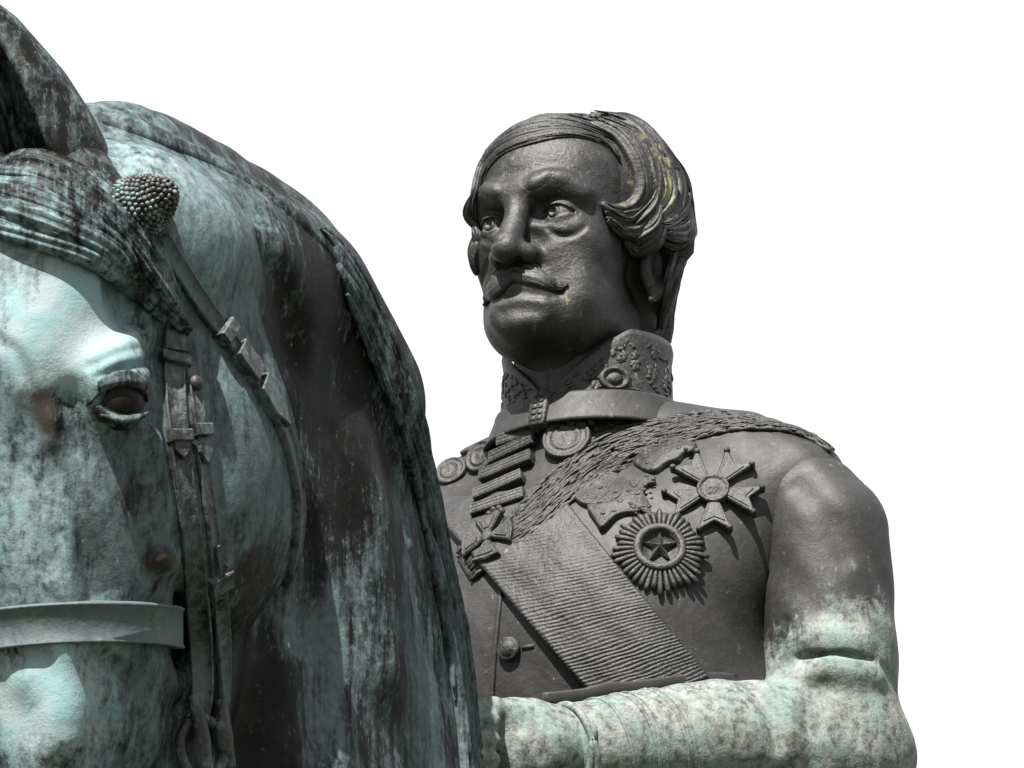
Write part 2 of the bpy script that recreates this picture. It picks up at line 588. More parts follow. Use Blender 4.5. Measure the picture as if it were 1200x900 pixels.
def horse_field(skin=None):
    f = Field(90)
    def e(c, r, k=0, mode='u', tilt=None):
        f.ell(H(c), np.array(r) * HS, k, mode, HM if tilt is None else HM @ tilt)
    def es(c, r, k=0, mode='u', tilt=None):
        e(c, r, k, mode, tilt)
        e((-c[0], c[1], c[2]), r, k, mode, None if tilt is None else np.diag([-1, 1, 1.0]) @ tilt @ np.diag([-1, 1, 1.0]))
    def cs(pts, r, k=0, mode='u'):
        for m in (1, -1):
            f.chain([H((p[0] * m, p[1], p[2])) for p in pts], np.array(r) * HS, k, mode)
    # neck: a fan of tapered sections from crest to throat
    U = smooth_path([(0, -660, -300), (0, -620, -370), (0, -600, -450), (0, -585, -540), (0, -575, -640), (0, -570, -740), (0, -570, -850), (0, -570, -960), (0, -570, -1060)], 18)
    Cr = smooth_path(np.array(CREST), 18)
    for i in range(18):
        c, u, t = Cr[i], U[i], i / 17
        if i < 2:
            u = u * 0.6 + np.array([0, -800, -330]) * 0.4
        low = c + np.array([0, 0, -24]) * (1 - t) + np.array([0, -24, 0]) * t
        f.chain([low, c * 0.72 + u * 0.28, c * 0.45 + u * 0.55, u], [25 + 8 * t, 46 + 16 * t, 52 + 36 * t, 42 + 48 * t], 60 if i else 0)
    f.ell((0, -360, -1060), (190, 270, 240), 70)
    f.ell((0, 190, -1000), (250, 520, 285), 110)
    # skull
    e((0, 14, 74), (80, 82, 112), 40)
    e((0, 76, 160), (58, 72, 54), 40)
    es((50, 110, 112), (34, 60, 70), 60)                                  # jaw angle under the ear
    f.chain([H(p) for p in [(0, -20, 30), (0, -20, -60), (0, -16, -160), (0, -6, -330)]], np.array([56, 50, 44, 40]) * HS, 34)
    es((40, 30, -70), (42, 66, 120), 34)
    es((36, 46, -180), (28, 56, 110), 34)
    es((70, 152, -46), (41, 116, 122), 9)                                # cheek disc
    cs([(40, 190, -120), (34, 130, -270), (28, 80, -370)], [32, 32, 30], 30)
    e((0, 24, -372), (56, 62, 66), 40)
    es((76, -4, 8), (21, 30, 30), 34)                                    # orbit
    cs([(90, 14, -36), (84, 26, -90), (70, 30, -142)], [13, 13, 9], 18)   # facial crest
    es((99, -26, -4), (15, 25, 22), 10, 's')                              # eye hollow
    es((62, -46, -34), (17, 13, 40), 18, 's')
    es((78, 20, 84), (16, 26, 28), 18, 's')                               # hollow above the eye
    cs([(52, -50, -60), (60, -20, -150)], [5, 5], 16, 's')
    cs([(40, -46, -20), (36, -46, -120), (32, -38, -260)], [7, 7, 6], 22)  # edge of the nose bone
    # neck muscle
    f.chain([H((46, 120, 130)), CREST[2] + [36, 10, -90], CREST[3] + [46, 0, -130]], [48, 50, 46], 70)
    if skin is not None:
        def at(pts, out):
            return skin.trace(pts, out)
        f.chain(at([(108, 428), (138, 414), (172, 405)], 1.2), [1.2, 3.4, 1.6], 7, 's')
        f.chain(at([(116, 441), (145, 431), (175, 426)], 0.8), [1.0, 2.6, 1.4], 6, 's')
        f.chain(at([(118, 418), (150, 404), (176, 396)], -6), [5, 8, 6], 12)
        f.chain(at([(-5, 398), (16, 412), (34, 448), (46, 488), (56, 530)], 1.6), [2, 3.6, 4.0, 4.0, 1.6], 9, 's')
        f.chain(at([(188, 655), (198, 657)], -3), [11, 11], 9)
        f.chain(at([(60, 540), (66, 600), (62, 660)], 2.5), [2, 5, 2], 18, 's')
        f.chain(at([(118, 770), (150, 800), (165, 860)], 2.0), [2, 5, 3], 16, 's')
        f.chain(at([(40, 800), (60, 830), (62, 880)], -10), [12, 15, 12], 20)
        f.chain(at([(175, 775), (200, 800), (205, 840)], -8), [8, 12, 8], 16)
        f.chain(at([(250, 440), (262, 540), (270, 640)], 2.5), [2, 6, 3], 26, 's')
        f.chain(at([(400, 320), (432, 400), (458, 500), (480, 640)], -3), [3.5, 4.5, 4.5, 4], 8)
        f.chain(at([(300, 250), (330, 330), (345, 420)], 3), [3, 8, 4], 34, 's')
        f.chain(at([(420, 520), (440, 640), (450, 780)], -16), [18, 22, 18], 40)
        f.chain(at([(360, 620), (370, 740), (380, 860)], 4), [4, 9, 6], 34, 's')
    def rip(P):
        return 1.5 * np.sin(P[:, 1] * .021 + P[:, 2] * .017) * np.sin(P[:, 0] * .03 + P[:, 2] * .026) + 0.6 * np.sin(P[:, 2] * .06 + P[:, 1] * .045) * np.sin(P[:, 1] * .05 - P[:, 2] * 0.02 + P[:, 0] * .04)
    f.add((rip, np.array([0, -500, -500], np.float32), 2000.0), 0, 'a')
    return f

def eye_field(m):
    f = Field(40)
    c = np.array([77.0 if m > 0 else -73.0, -9, -4])
    look = np.array([0.80 * m, -0.60, 0.0])
    along = np.array([0.60 * m, 0.80, 0.0])             # towards the outer corner
    cL = H(c).astype(np.float32)
    lk, al, up = (HM @ look).astype(np.float32), (HM @ along).astype(np.float32), HZ.astype(np.float32)
    f.ell(cL, (23.5, 23.5, 23.5))
    def top(u): return 11.5 * (1 - np.abs(u) ** 2.4) + 1.0 * u + 0.5
    def bot(u): return -13.0 * (1 - np.abs(u) ** 2) - 2.0 * u - 1
    def shell(r0, sgn, fn):
        def g(P):
            q = P - cL
            u = np.clip((q @ al) / 24.0, -1.15, 1.15)
            z = q @ up
            r = np.sqrt((q * q).sum(1))
            lid = np.abs(r - r0 + 3) - 3.0
            return smax(smax(lid, sgn * (fn(u) - z), 2.5), -(q @ lk) - 2, 4)
        return g
    f.add((shell(27.5, 1, top), cL, 30.0), 2.0)
    f.add((shell(25.0, -1, bot), cL, 30.0), 3.0)
    for d, r_, zz in ((31, 2.6, 15), (33, 2.4, 21), (31, 2.4, -17)):
        pts = []
        for u in np.linspace(-0.75, 0.8, 9):
            z = zz * (1 - 0.55 * u * u)
            q = al * (u * 26) + up * z
            rr_ = max(4.0, d * d - (u * 26) ** 2 - z * z) ** .5
            pts.append(cL + q + lk * rr_ * 0.9)
        f.chain(pts, [r_ * (0.5 + 0.5 * math.sin(math.pi * t)) for t in np.linspace(0, 1, 9)], 5)
    return f

if ONLY in ('all', 'horse'):
    horse = thing('horse_statue', 'bronze statue of a bridled horse with a green streaked arched neck', 'statue', (0, -300, -880))
    rough_horse = Solid(*surface_nets(horse_field(), (-200, -1075, -905), (200, -60, -60), 7.0))
    NV, NF = surface_nets(horse_field(rough_horse), (-200, -1075, -905), (200, -60, -60), 2.4)
    print('T: horse', len(NV))
    hs0 = Solid(NV, NF)
    wr = np.zeros((len(NV), 3), np.float32)
    wr[:, 0] = 0.27; wr[:, 1] = 0.0
    headness = np.clip((np.linalg.norm((NV - H((0, 40, -60))) @ HM / np.array([150, 210, 300]), axis=1) - 1.0 + 0.10 * np.sin(NV[:, 2] * .05) * np.sin(NV[:, 1] * .04)) / 0.6, 0, 1)
    wr[:, 2] += 0.10 * (1 - headness); wr[:, 0] += 0.50 * (1 - headness); wr[:, 1] += 0.24 * (1 - headness)
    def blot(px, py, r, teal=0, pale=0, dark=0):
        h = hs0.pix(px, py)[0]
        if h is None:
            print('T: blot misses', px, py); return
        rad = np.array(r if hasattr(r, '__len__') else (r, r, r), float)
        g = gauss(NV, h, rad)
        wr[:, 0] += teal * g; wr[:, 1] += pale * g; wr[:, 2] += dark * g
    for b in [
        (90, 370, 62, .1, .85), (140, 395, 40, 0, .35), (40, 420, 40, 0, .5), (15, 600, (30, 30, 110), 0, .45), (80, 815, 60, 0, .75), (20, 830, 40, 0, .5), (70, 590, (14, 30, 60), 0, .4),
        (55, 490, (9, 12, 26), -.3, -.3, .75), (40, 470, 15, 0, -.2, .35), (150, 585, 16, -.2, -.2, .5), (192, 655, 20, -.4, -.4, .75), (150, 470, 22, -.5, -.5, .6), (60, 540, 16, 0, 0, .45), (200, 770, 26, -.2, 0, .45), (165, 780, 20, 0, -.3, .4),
        (380, 450, (110, 130, 90), -.22, -.15, .05), (330, 400, 60, -.2, 0, .1), (420, 560, 70, -.2, 0, .1), (255, 800, 70, -.5, -.2, .15), (300, 680, 40, -.5, 0, .4), (300, 860, 80, -.3, -.1, .1),  # blots below and behind the jaw paint the head's shadow onto the neck
        (265, 255, 50, .35, .35), (240, 290, 30, .2, .15), (170, 190, 40, 0, .35), (330, 240, 50, .15, .1), (470, 480, 40, .15, .05), (540, 800, 40, .4, .15), (500, 840, 60, .35, .1), (370, 850, (40, 50, 120), .2, 0), (300, 560, 50, .2, .05), (325, 680, 22, .2, .15), (385, 640, (50, 60, 70), -.4, -.2, .2), (290, 790, 40, -.5, -.3, .1), (350, 700, 26, -.4, -.2, .3), (372, 780, (24, 30, 100), .45, .1), (440, 700, (22, 26, 110), .32, .08), (500, 800, (34, 34, 90), .35, .1), (470, 560, (24, 24, 80), .25, .05), (280, 860, 60, -.35, -.3, .1), (20, 470, 26, 0, -.2, .35), (110, 640, 24, 0, -.2, .25)]:  # negative ones beside the jaw deepen that painted shadow; the rest is patina
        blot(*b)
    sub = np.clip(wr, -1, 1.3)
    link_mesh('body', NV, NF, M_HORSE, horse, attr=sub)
    EYES = []
    for m in (1, -1):
        c = H((77.0 if m > 0 else -73.0, -9, -4))
        EV, EF = surface_nets(eye_field(m), c - 44, c + 44, 1.1)
        w = np.zeros((len(EV), 3), np.float32)
        core = np.clip((25 - np.linalg.norm(EV - c, axis=1)) / 2.5, 0, 1)
        w[:, 0] = 0.50 - 1.1 * core; w[:, 2] = 0.25 - 0.6 * core; w[:, 1] = -0.1 - 0.7 * core
        link_mesh('eye', EV, EF, M_HORSE, horse, attr=w)

    # ---- ears
    for m in (1, -1):
        S_ = np.array([m, 1, 1.0])                                     # the far ear stands further out
        Hm = lambda p: H(np.array(p, float) * S_)
        A = HM @ (np.array([-0.42 if m > 0 else 0.10, -0.04, 0.93]) * S_); A /= np.linalg.norm(A)
        nO = HM @ (np.array([-0.70, -0.70, -0.1]) * S_); nO -= A * (nO @ A); nO /= np.linalg.norm(nO)
        wO = np.cross(A, nO)
        b0 = Hm((14 if m > 0 else 66, 58, 172))
        NT, NA_ = 60, 44
        V = []
        for i in range(NT):
            t = i / (NT - 1)
            r = np.interp(t, [0, .12, .3, .5, .75, .93, 1], [44, 41, 42, 40, 30, 12, 3])
            al = np.interp(t, [0, .06, .16, .45, .8, 1], [3.0, 2.6, 2.1, 1.9, 1.8, 1.5])
            ctr = b0 + A * (t * 235 - 26) + wO * (10 * math.sin(2.2 * t)) * m + nO * (14 * t * t)
            th = np.interp(t, [0, .3, 1], [9, 7, 3])
            sec = []
            for q in np.linspace(-al, al, NA_):                        # outside
                ridge = 1 + 0.05 * math.sin(3 * q + 4 * t) * min(1, t * 4)
                sec.append(ctr - nO * math.cos(q) * r * 0.92 * ridge + wO * math.sin(q) * r * ridge)
            for q in np.linspace(al, -al, NA_):                        # inside
                rr_ = max(r - th, r * .3)
                sec.append(ctr - nO * math.cos(q) * rr_ * 0.90 + wO * math.sin(q) * rr_ * 0.97)
            V += sec
        M2 = NA_ * 2
        F = []
        for i in range(NT - 1):
            for j in range(M2):
                k = (j + 1) % M2
                F.append((i * M2 + j, i * M2 + k, (i + 1) * M2 + k, (i + 1) * M2 + j))
        F.append(tuple(range((NT - 1) * M2, NT * M2)))
        V = np.array(V)
        # fleshy root that ties the ear to the poll
        f = Field(60)
        f.chain([b0 - A * 44, b0 + A * 6], [46, 38], 0)
        side = wO * (1 if (wO @ HX) * m > 0 else -1)
        f.chain([b0 - A * 4 + side * 26, b0 - A * 40 + side * 44 - nO * 6, b0 - A * 72 + side * 56 - nO * 8], [26, 20, 9], 20)
        f.chain([b0 - A * 20 + nO * 22, b0 - A * 46 - side * 30 + nO * 22], [26, 24], 18)
        RV, RF = surface_nets(f, b0 - 130, b0 + 90, 2.5)
        eb = Bag(); eb.add(V, F); eb.add(RV, RF)
        EV, EF = eb.get()
        w = np.zeros((len(EV), 3), np.float32)
        w[:, 0] = 0.34; w[:, 2] = 0.15
        link_mesh('ear', EV, EF, M_HORSE, horse, attr=w)

# ------------------------------------------------------------------ horse: mane, forelock, bridle
if ONLY in ('all', 'horse'):
    def strand_prof2(w, t, ridges, seed, ends=(0.25, 0.15), g0=0.13):
        r = np.random.default_rng(seed); ph = r.uniform(0, 6.28, 4); m = 44
        def prof(i, u):
            k = min(1.0, ends[0] + u * 6) * min(1.0, ends[1] + (1 - u) * 4)
            k = k ** 0.7
            a = np.linspace(0, 2 * math.pi, m, endpoint=False)
            g = 1 + g0 * np.cos(ridges * a + ph[0] + 1.2 * math.sin(3 * u + ph[1])) + 0.5 * g0 * np.cos((ridges * 2 + 3) * a + ph[2] - 4 * u) + 0.05 * math.sin(23 * u + ph[3])
            return np.stack([np.cos(a) * w * k, np.sin(a) * t * k * g], 1)
        return prof
    def near(sol, p, c):
        for q in np.linspace(0, 0.5, 40):
            h = sol.pix(p[0] + (c[0] - p[0]) * q, p[1] + (c[1] - p[1]) * q)
            if h[0] is not None:
                return h
    def lock_on(bag, path, w, t, lift, seed, ridges=9, n=40, c=(200, 600), sol=None, **kw):
        hits = [near(sol or hs0, p, c) for p in path]
        P = np.array([h[0] + h[1] * lift for h in hits]); Nn = np.array([h[1] for h in hits])
        Q = smooth_path(np.hstack([P, Nn]), n)
        for _ in range(4):
            Q[1:-1, 3:] = (Q[:-2, 3:] + Q[1:-1, 3:] + Q[2:, 3:]) / 3
        bag.add(*sweep(Q[:, :3], Q[:, 3:], strand_prof2(w, t, ridges, seed, **kw)))

    # mane: a hogged ridge behind the ears, then long combed locks falling down the crest
    mane = Bag()
    CP = smooth_path(np.array(CREST), 60)
    def crest_lock(a, b, side, w, t, lift, seed, drop=0.0, ridges=9):
        i = np.linspace(a * 59, b * 59, 40)
        P = np.stack([np.interp(i, np.arange(60), CP[:, k]) for k in range(3)], 1)
        T = np.gradient(P, axis=0); T /= np.linalg.norm(T, axis=1, keepdims=True)
        up = np.cross(np.array([1.0, 0, 0]), T); up *= np.sign(up[:, 2] + up[:, 1] * 0.8)[:, None]
        tt = np.linspace(0, 1, 40)[:, None]
        s = side + drop * tt[:, 0]
        P = P + np.array([1.0, 0, 0]) * s[:, None] + up * (lift - 0.010 * s * np.abs(s))[:, None]
        Nn = up + np.array([1.0, 0, 0]) * (s / 45)[:, None]
        mane.add(*sweep(P, Nn, strand_prof2(w, t, ridges, seed, ends=(0.3, 0.1), g0=0.15)))
    crest_lock(0.0, 0.30, 2, 24, 9, 2, 1, 6)
    crest_lock(0.24, 0.62, 4, 16, 10, 2, 3, 8)
    crest_lock(0.40, 0.85, 4, 16, 10, 0, 5, 8)
    crest_lock(0.58, 1.0, 4, 16, 10, 0, 7, 8)
    EDGE = smooth_path([(104, 122), (150, 134), (200, 154), (265, 186), (330, 228), (395, 288), (445, 372), (484, 472), (512, 562), (536, 680), (553, 800), (563, 900), (570, 970)], 200)
    ET = np.gradient(EDGE, axis=0); ET /= np.linalg.norm(ET, axis=1, keepdims=True)
    def edge_lock(a, b, in0, in1, w, t, lift, seed, **kw):
        i = np.linspace(a * 199, b * 199, 14)
        p = np.stack([np.interp(i, np.arange(200), EDGE[:, k]) for k in range(2)], 1)
        T = np.stack([np.interp(i, np.arange(200), ET[:, k]) for k in range(2)], 1)
        ins = np.linspace(in0, in1, 14)[:, None] * 1.0
        p = p + np.stack([-T[:, 1], T[:, 0]], 1) * ins
        lock_on(mane, [tuple(q) for q in p], w, t, lift, seed, 7, 46, (250, 700), **kw)
    edge_lock(0.0, 0.36, 12, 8, 13, 7, -2, 71, g0=0.05)
    edge_lock(0.30, 0.58, 4, 22, 12, 7, 1, 72)
    edge_lock(0.34, 0.66, 14, 30, 8, 6, 1, 73)
    edge_lock(0.44, 0.78, 4, 20, 11, 7, 1, 74)
    edge_lock(0.55, 1.0, 8, 24, 9, 7, 2, 75)
    edge_lock(0.60, 1.0, 18, 12, 8, 7, 2, 76)
    edge_lock(0.66, 1.0, 28, 18, 6, 7, 3, 77)
    edge_lock(0.50, 0.9, 1, 8, 9, 7, 1, 78)
    edge_lock(0.74, 1.0, 4, 6, 9, 7, 2, 79)
    for k in range(34):
        a = 0.28 + 0.62 * rng.random()
        q = rng.uniform(-2, 26)
        edge_lock(a, min(1, a + 0.12 + 0.2 * rng.random()), q, q + rng.uniform(-6, 8), rng.uniform(2, 4), rng.uniform(3, 4.5), rng.uniform(1.5, 5), 120 + k)
    V, F = mane.get()
    w = np.zeros((len(V), 3), np.float32); w[:, 0] = .5; w[:, 1] = 0.16
    link_mesh('mane', V, F, M_HORSE, horse, attr=w)

    fore = Bag()
    for i, (p, w, t, lf) in enumerate([
        ([(-30, 166), (40, 192), (95, 214), (138, 246), (170, 284), (196, 326)], 15, 8, 3),
        ([(-30, 188), (40, 211), (95, 243), (140, 281), (175, 320), (206, 374)], 18, 10, 5),
        ([(-30, 210), (35, 231), (88, 260), (133, 294), (170, 330), (198, 366), (214, 394)], 15, 11, 7),
        ([(-30, 238), (20, 255), (70, 274), (115, 299), (148, 324), (171, 352)], 11, 12, 8),
        ([(-30, 264), (20, 276), (70, 292), (112, 311), (146, 332), (172, 356), (186, 376)], 9, 9, 5),
        ([(-30, 251), (25, 266), (78, 285), (122, 309), (156, 336)], 5, 6, 9),
        ([(-30, 222), (25, 241), (80, 264), (125, 293), (165, 330), (190, 362)], 9, 9, 11),
        ([(-30, 180), (45, 206), (100, 236), (150, 278), (188, 330)], 7, 6, 12),
        ([(-30, 200), (40, 224), (95, 255), (140, 290), (180, 336), (210, 388)], 6, 6, 15)]):
        lock_on(fore, p, w, t, lf, 50 + i, 8, 44, (120, 420))
    V, F = fore.get()
    w = np.zeros((len(V), 3), np.float32); w[:, 0] = .45; w[:, 1] = 0.38
    link_mesh('forelock', V, F, M_HORSE, horse, attr=w)

    # ---- bridle
    def strap(name, path, w, t, lift=2.0, n=60, label=None, teal=.5, pale=.22, c=(150, 560), taper=0.0, edge=0.7):
        hits = [near(hs0, p, c) for p in path]
        P = np.array([h[0] for h in hits]); Nn = np.array([h[1] for h in hits])
        Q = smooth_path(np.hstack([P, Nn]), n)
        for _ in range(5):
            Q[1:-1] = (Q[:-2] + Q[1:-1] + Q[2:]) / 3
        P = Q[:, :3] + Q[:, 3:] * lift
        def prof(i, u):
            k = 1 - taper * max(0, (u - .8) / .2) ** 2
            return np.array([(-w, -8), (w, -8), (w, t * .6), (w * .93, t), (w * .80, t * 1.15), (w * .72, t * edge), (-w * .72, t * edge), (-w * .80, t * 1.15), (-w * .93, t), (-w, t * .6)]) * np.array([k, 1])
        V, F = sweep(P, Q[:, 3:], prof)
        wr_ = np.zeros((len(V), 3), np.float32); wr_[:, 0] = teal; wr_[:, 1] = pale
        return link_mesh(name, V, F, M_TACK, horse, attr=wr_), P, Q[:, 3:]

    def collar_on(part, P, Nn, u, w, h, t, name='keeper', n=7, teal=.45, pale=.2, pointed=False):
        """a loop or buckle round a strap at fraction u: w across, h along, t proud"""
        i = int(u * (len(P) - 1)); i = max(1, min(len(P) - 2, i))
        T = P[i + 1] - P[i - 1]; T /= np.linalg.norm(T)
        n_ = Nn[i] - T * (Nn[i] @ T); n_ /= np.linalg.norm(n_)
        b = np.cross(T, n_)
        pts = [(-w, -h), (w, -h), (w, h), (-w, h)]
        if pointed:
            pts = [(-w, -h), (w, -h), (w, h * .3), (0, h * 1.4), (-w, h * .3)]
        V, F = plate(np.array(pts, float), 0, t, min(1.2, w * .3), 6)
        V = P[i] + V[:, :1] * b + V[:, 1:2] * T + V[:, 2:3] * n_
        wr_ = np.zeros((len(V), 3), np.float32); wr_[:, 0] = teal; wr_[:, 1] = pale
        return link_sub(name, V, F, M_TACK, part, smooth=False, attr=wr_)

    # noseband: a full ring round the face
    pts, nn = [], []
    for a in np.linspace(-2.32, 2.32, 61):
        d = HM @ np.array([math.sin(a), -math.cos(a), 0])
        o = H((0, 40, -174))
        p, n_ = hs0.ray(o + d * 400, -d)
        pts.append(p + HZ * (2.5 * math.cos(a))); nn.append(n_)
    pts, nn = np.array(pts), np.array(nn)
    for _ in range(12):
        pts[1:-1] = (pts[:-2] + pts[1:-1] + pts[2:]) / 3; nn[1:-1] = (nn[:-2] + nn[1:-1] + nn[2:]) / 3
    pts = pts + nn * 6.5
    w_ = 16.5
    V, F = sweep(pts, nn, lambda i, u: np.array([(-w_, -12), (w_, -12), (w_, 3), (w_ * .95, 4.8), (w_ * .86, 4.8), (w_ * .80, 3.6), (-w_ * .80, 3.6), (-w_ * .86, 4.8), (-w_ * .95, 4.8), (-w_, 3)]))
    wr_ = np.zeros((len(V), 3), np.float32); wr_[:, 0] = .75; wr_[:, 1] = .25
    link_mesh('noseband', V, F, M_TACK, horse, attr=wr_)

    cheek, P, Nn = strap('cheek_strap', [(112, 206), (150, 243), (183, 292), (200, 345), (204, 395), (203, 440), (207, 502), (215, 570), (224, 640), (231, 700), (236, 760), (236, 815), (228, 852)], 9.5, 3.2, 0.8, 110)
    yy = project(P)[:, 1]
    at_y = lambda y: float(np.argmin(np.abs(yy - y)) / (len(P) - 1))
    collar_on(cheek, P, Nn, at_y(424), 13, 4.5, 8)
    collar_on(cheek, P, Nn, at_y(400), 11, 9, 6.5, 'buckle')
    collar_on(cheek, P, Nn, at_y(508), 10.5, 5, 8)
    collar_on(cheek, P, Nn, at_y(528), 8, 7, 6, 'strap_tip', pointed=True)
    brid, P2, N2 = strap('bridoon_strap', [(222, 425), (229, 470), (234, 520), (241, 580), (248, 630), (254, 680), (260, 730), (262, 790), (262, 826)], 6.5, 2.8, 1.0, 80, taper=.3)
    yy2 = project(P2)[:, 1]
    at2 = lambda y: float(np.argmin(np.abs(yy2 - y)) / (len(P2) - 1))
    V, F = lathe2([(6.5, -5), (6.5, 4), (5, 7), (2.5, 8.2), (.3, 8.5)], 18)
    i = 5; T = P2[6] - P2[4]; T /= np.linalg.norm(T); b = np.cross(T, N2[5])
    link_sub('stud', P2[i] + V[:, :1] * b + V[:, 1:2] * T + V[:, 2:3] * N2[i], F, M_TACK, brid)
    collar_on(brid, P2, N2, at2(505), 9, 5, 8)
    collar_on(brid, P2, N2, at2(524), 8, 9, 6.5, 'strap_tip', pointed=True)
    collar_on(brid, P2, N2, at2(679), 11.5, 8, 9, 'buckle')
    collar_on(brid, P2, N2, at2(655), 2.2, 13, 6, 'buckle_tongue')
    thr, P3, N3 = strap('throat_strap', [(186, 280), (212, 322), (238, 362), (262, 396), (285, 428), (308, 464), (328, 503), (341, 548), (347, 590), (346, 622), (341, 655), (333, 685)], 8, 3.5, 3, 90, c=(230, 560), taper=.5)
    yy3 = project(P3)[:, 1]
    at3 = lambda y: float(np.argmin(np.abs(yy3 - y)) / (len(P3) - 1))
    collar_on(thr, P3, N3, at3(392), 11, 6, 10, 'buckle', pale=.5)
    collar_on(thr, P3, N3, at3(424), 11, 15, 8, 'buckle')
    collar_on(thr, P3, N3, at3(468), 12, 20, 7, 'strap_tip', pointed=True)
    # browband running up under the forelock
    strap('browband', [(-40, 214), (20, 226), (70, 232), (120, 240), (160, 255)], 9, 4, 2, 40)

    # beaded rosette at the end of the browband
    c0 = near(hs0, (159, 246), (150, 560))[0]
    axn = HM @ np.array([0.93, -0.15, 0.30]); axn /= np.linalg.norm(axn)
    ex = np.cross(HZ, axn); ex /= np.linalg.norm(ex); ey = np.cross(axn, ex)
    fr = (c0 - axn * 4, ex, ey, axn)
    V, F = lathe2([(27, -6), (27.5, 4), (26, 13), (21, 25), (14.5, 34), (7.5, 41), (.3, 44)], 36)
    rw = np.zeros((len(V), 3), np.float32); rw[:, 0] = .1
    ros = link_mesh('rosette', put(fr, V * np.array([0.92, 0.92, 1.04])), F, M_TACK, horse, attr=rw)
    bb = Bag()
    sph_V, sph_F = lathe2([(0.05, -1), (.7, -.7), (1, 0), (.7, .7), (.05, 1)], 8)
    prof = smooth_path([(28, 0), (28, 6), (26, 14), (21.5, 25), (15, 35), (8, 42), (0.5, 45)], 14)
    for k, (r_, z) in enumerate(prof[:-1]):
        nb_ = max(5, int(2 * math.pi * r_ / 5.0))
        for j in range(nb_):
            a = 2 * math.pi * (j + 0.5 * (k % 2)) / nb_
            bb.add(sph_V * np.array([rng.uniform(2.2, 3.2), rng.uniform(2.2, 3.2), rng.uniform(1.6, 2.8)]) + np.array([r_ * math.cos(a), r_ * math.sin(a), z]), sph_F)
    V, F = bb.get()
    rw = np.zeros((len(V), 3), np.float32); rw[:, 0] = .25; rw[:, 1] = .72
    link_sub('rosette_beads', put(fr, V * np.array([0.92, 0.92, 1.04])), F, M_TACK, ros, attr=rw)

    # bit: curb cheek and ring at the corner of the mouth
    h = near(hs0, (226, 866), (120, 800))
    o, n_ = h
    a8 = np.linspace(0, 2 * math.pi, 8, endpoint=False)
    def tube(name, pts, r_, up_=None, n=30):
        P = smooth_path(np.array(pts), n)
        V, F = sweep(P, np.tile(HY if up_ is None else up_, (n, 1)), lambda i, t: np.stack([np.cos(a8), np.sin(a8)], 1) * (r_ if np.isscalar(r_) else np.interp(t, np.linspace(0, 1, len(r_)), r_)))
        wr_ = np.zeros((len(V), 3), np.float32); wr_[:, 0] = .35; wr_[:, 1] = .35
        return link_mesh(name, V, F, M_TACK, horse, attr=wr_)
    oo = o + HX * 8
    tube('bit_ring', [oo + HM @ np.array([6 * math.sin(a), 24 * math.sin(a), 24 * math.cos(a) - 8]) for a in np.linspace(0, 2 * math.pi, 17)], 4.5, HX)
    tube('bit_cheek', [oo + HM @ np.array([2, -14, 34]), oo + HM @ np.array([5, -10, 10]), oo + HM @ np.array([6, -8, -20]), oo + HM @ np.array([10, 6, -70])], [4, 8, 6, 5], HX)
    tube('lip_strap', [oo + HM @ np.array([4, 30, 30]), oo + HM @ np.array([8, 20, 4]), oo + HM @ np.array([4, 34, -24])], [5, 9, 6], HX)

# ------------------------------------------------------------------ rider: head
def eye_lids(fd, s):
    c = np.array([33.0 * s, -73.0, 0.0], np.float32)
    fd.ell(c, (13.4, 13.4, 13.4), 0.8)
    cc = c
    def margin(ex, top):
        u = np.clip(ex / 16.5, -1.1, 1.1)
        if top:
            return 6.6 * (1 - np.abs(u) ** 2.2) + 0.6 * u - 0.8
        return -4.9 * (1 - u * u) + 0.6 * u - 0.8
    def upper(P):
        q = P - cc
        ex = q[:, 0] * s
        r = np.sqrt((q * q).sum(1))
        return smax(r - 15.9, margin(ex, True) - q[:, 2], 1.2)
    def lower(P):
        q = P - cc
        ex = q[:, 0] * s
        r = np.sqrt((q * q).sum(1))
        return smax(r - 15.0, q[:, 2] - margin(ex, False), 1.2)
    fd.add((upper, cc, 17.0), 1.5)
    fd.add((lower, cc, 17.0), 2.5)

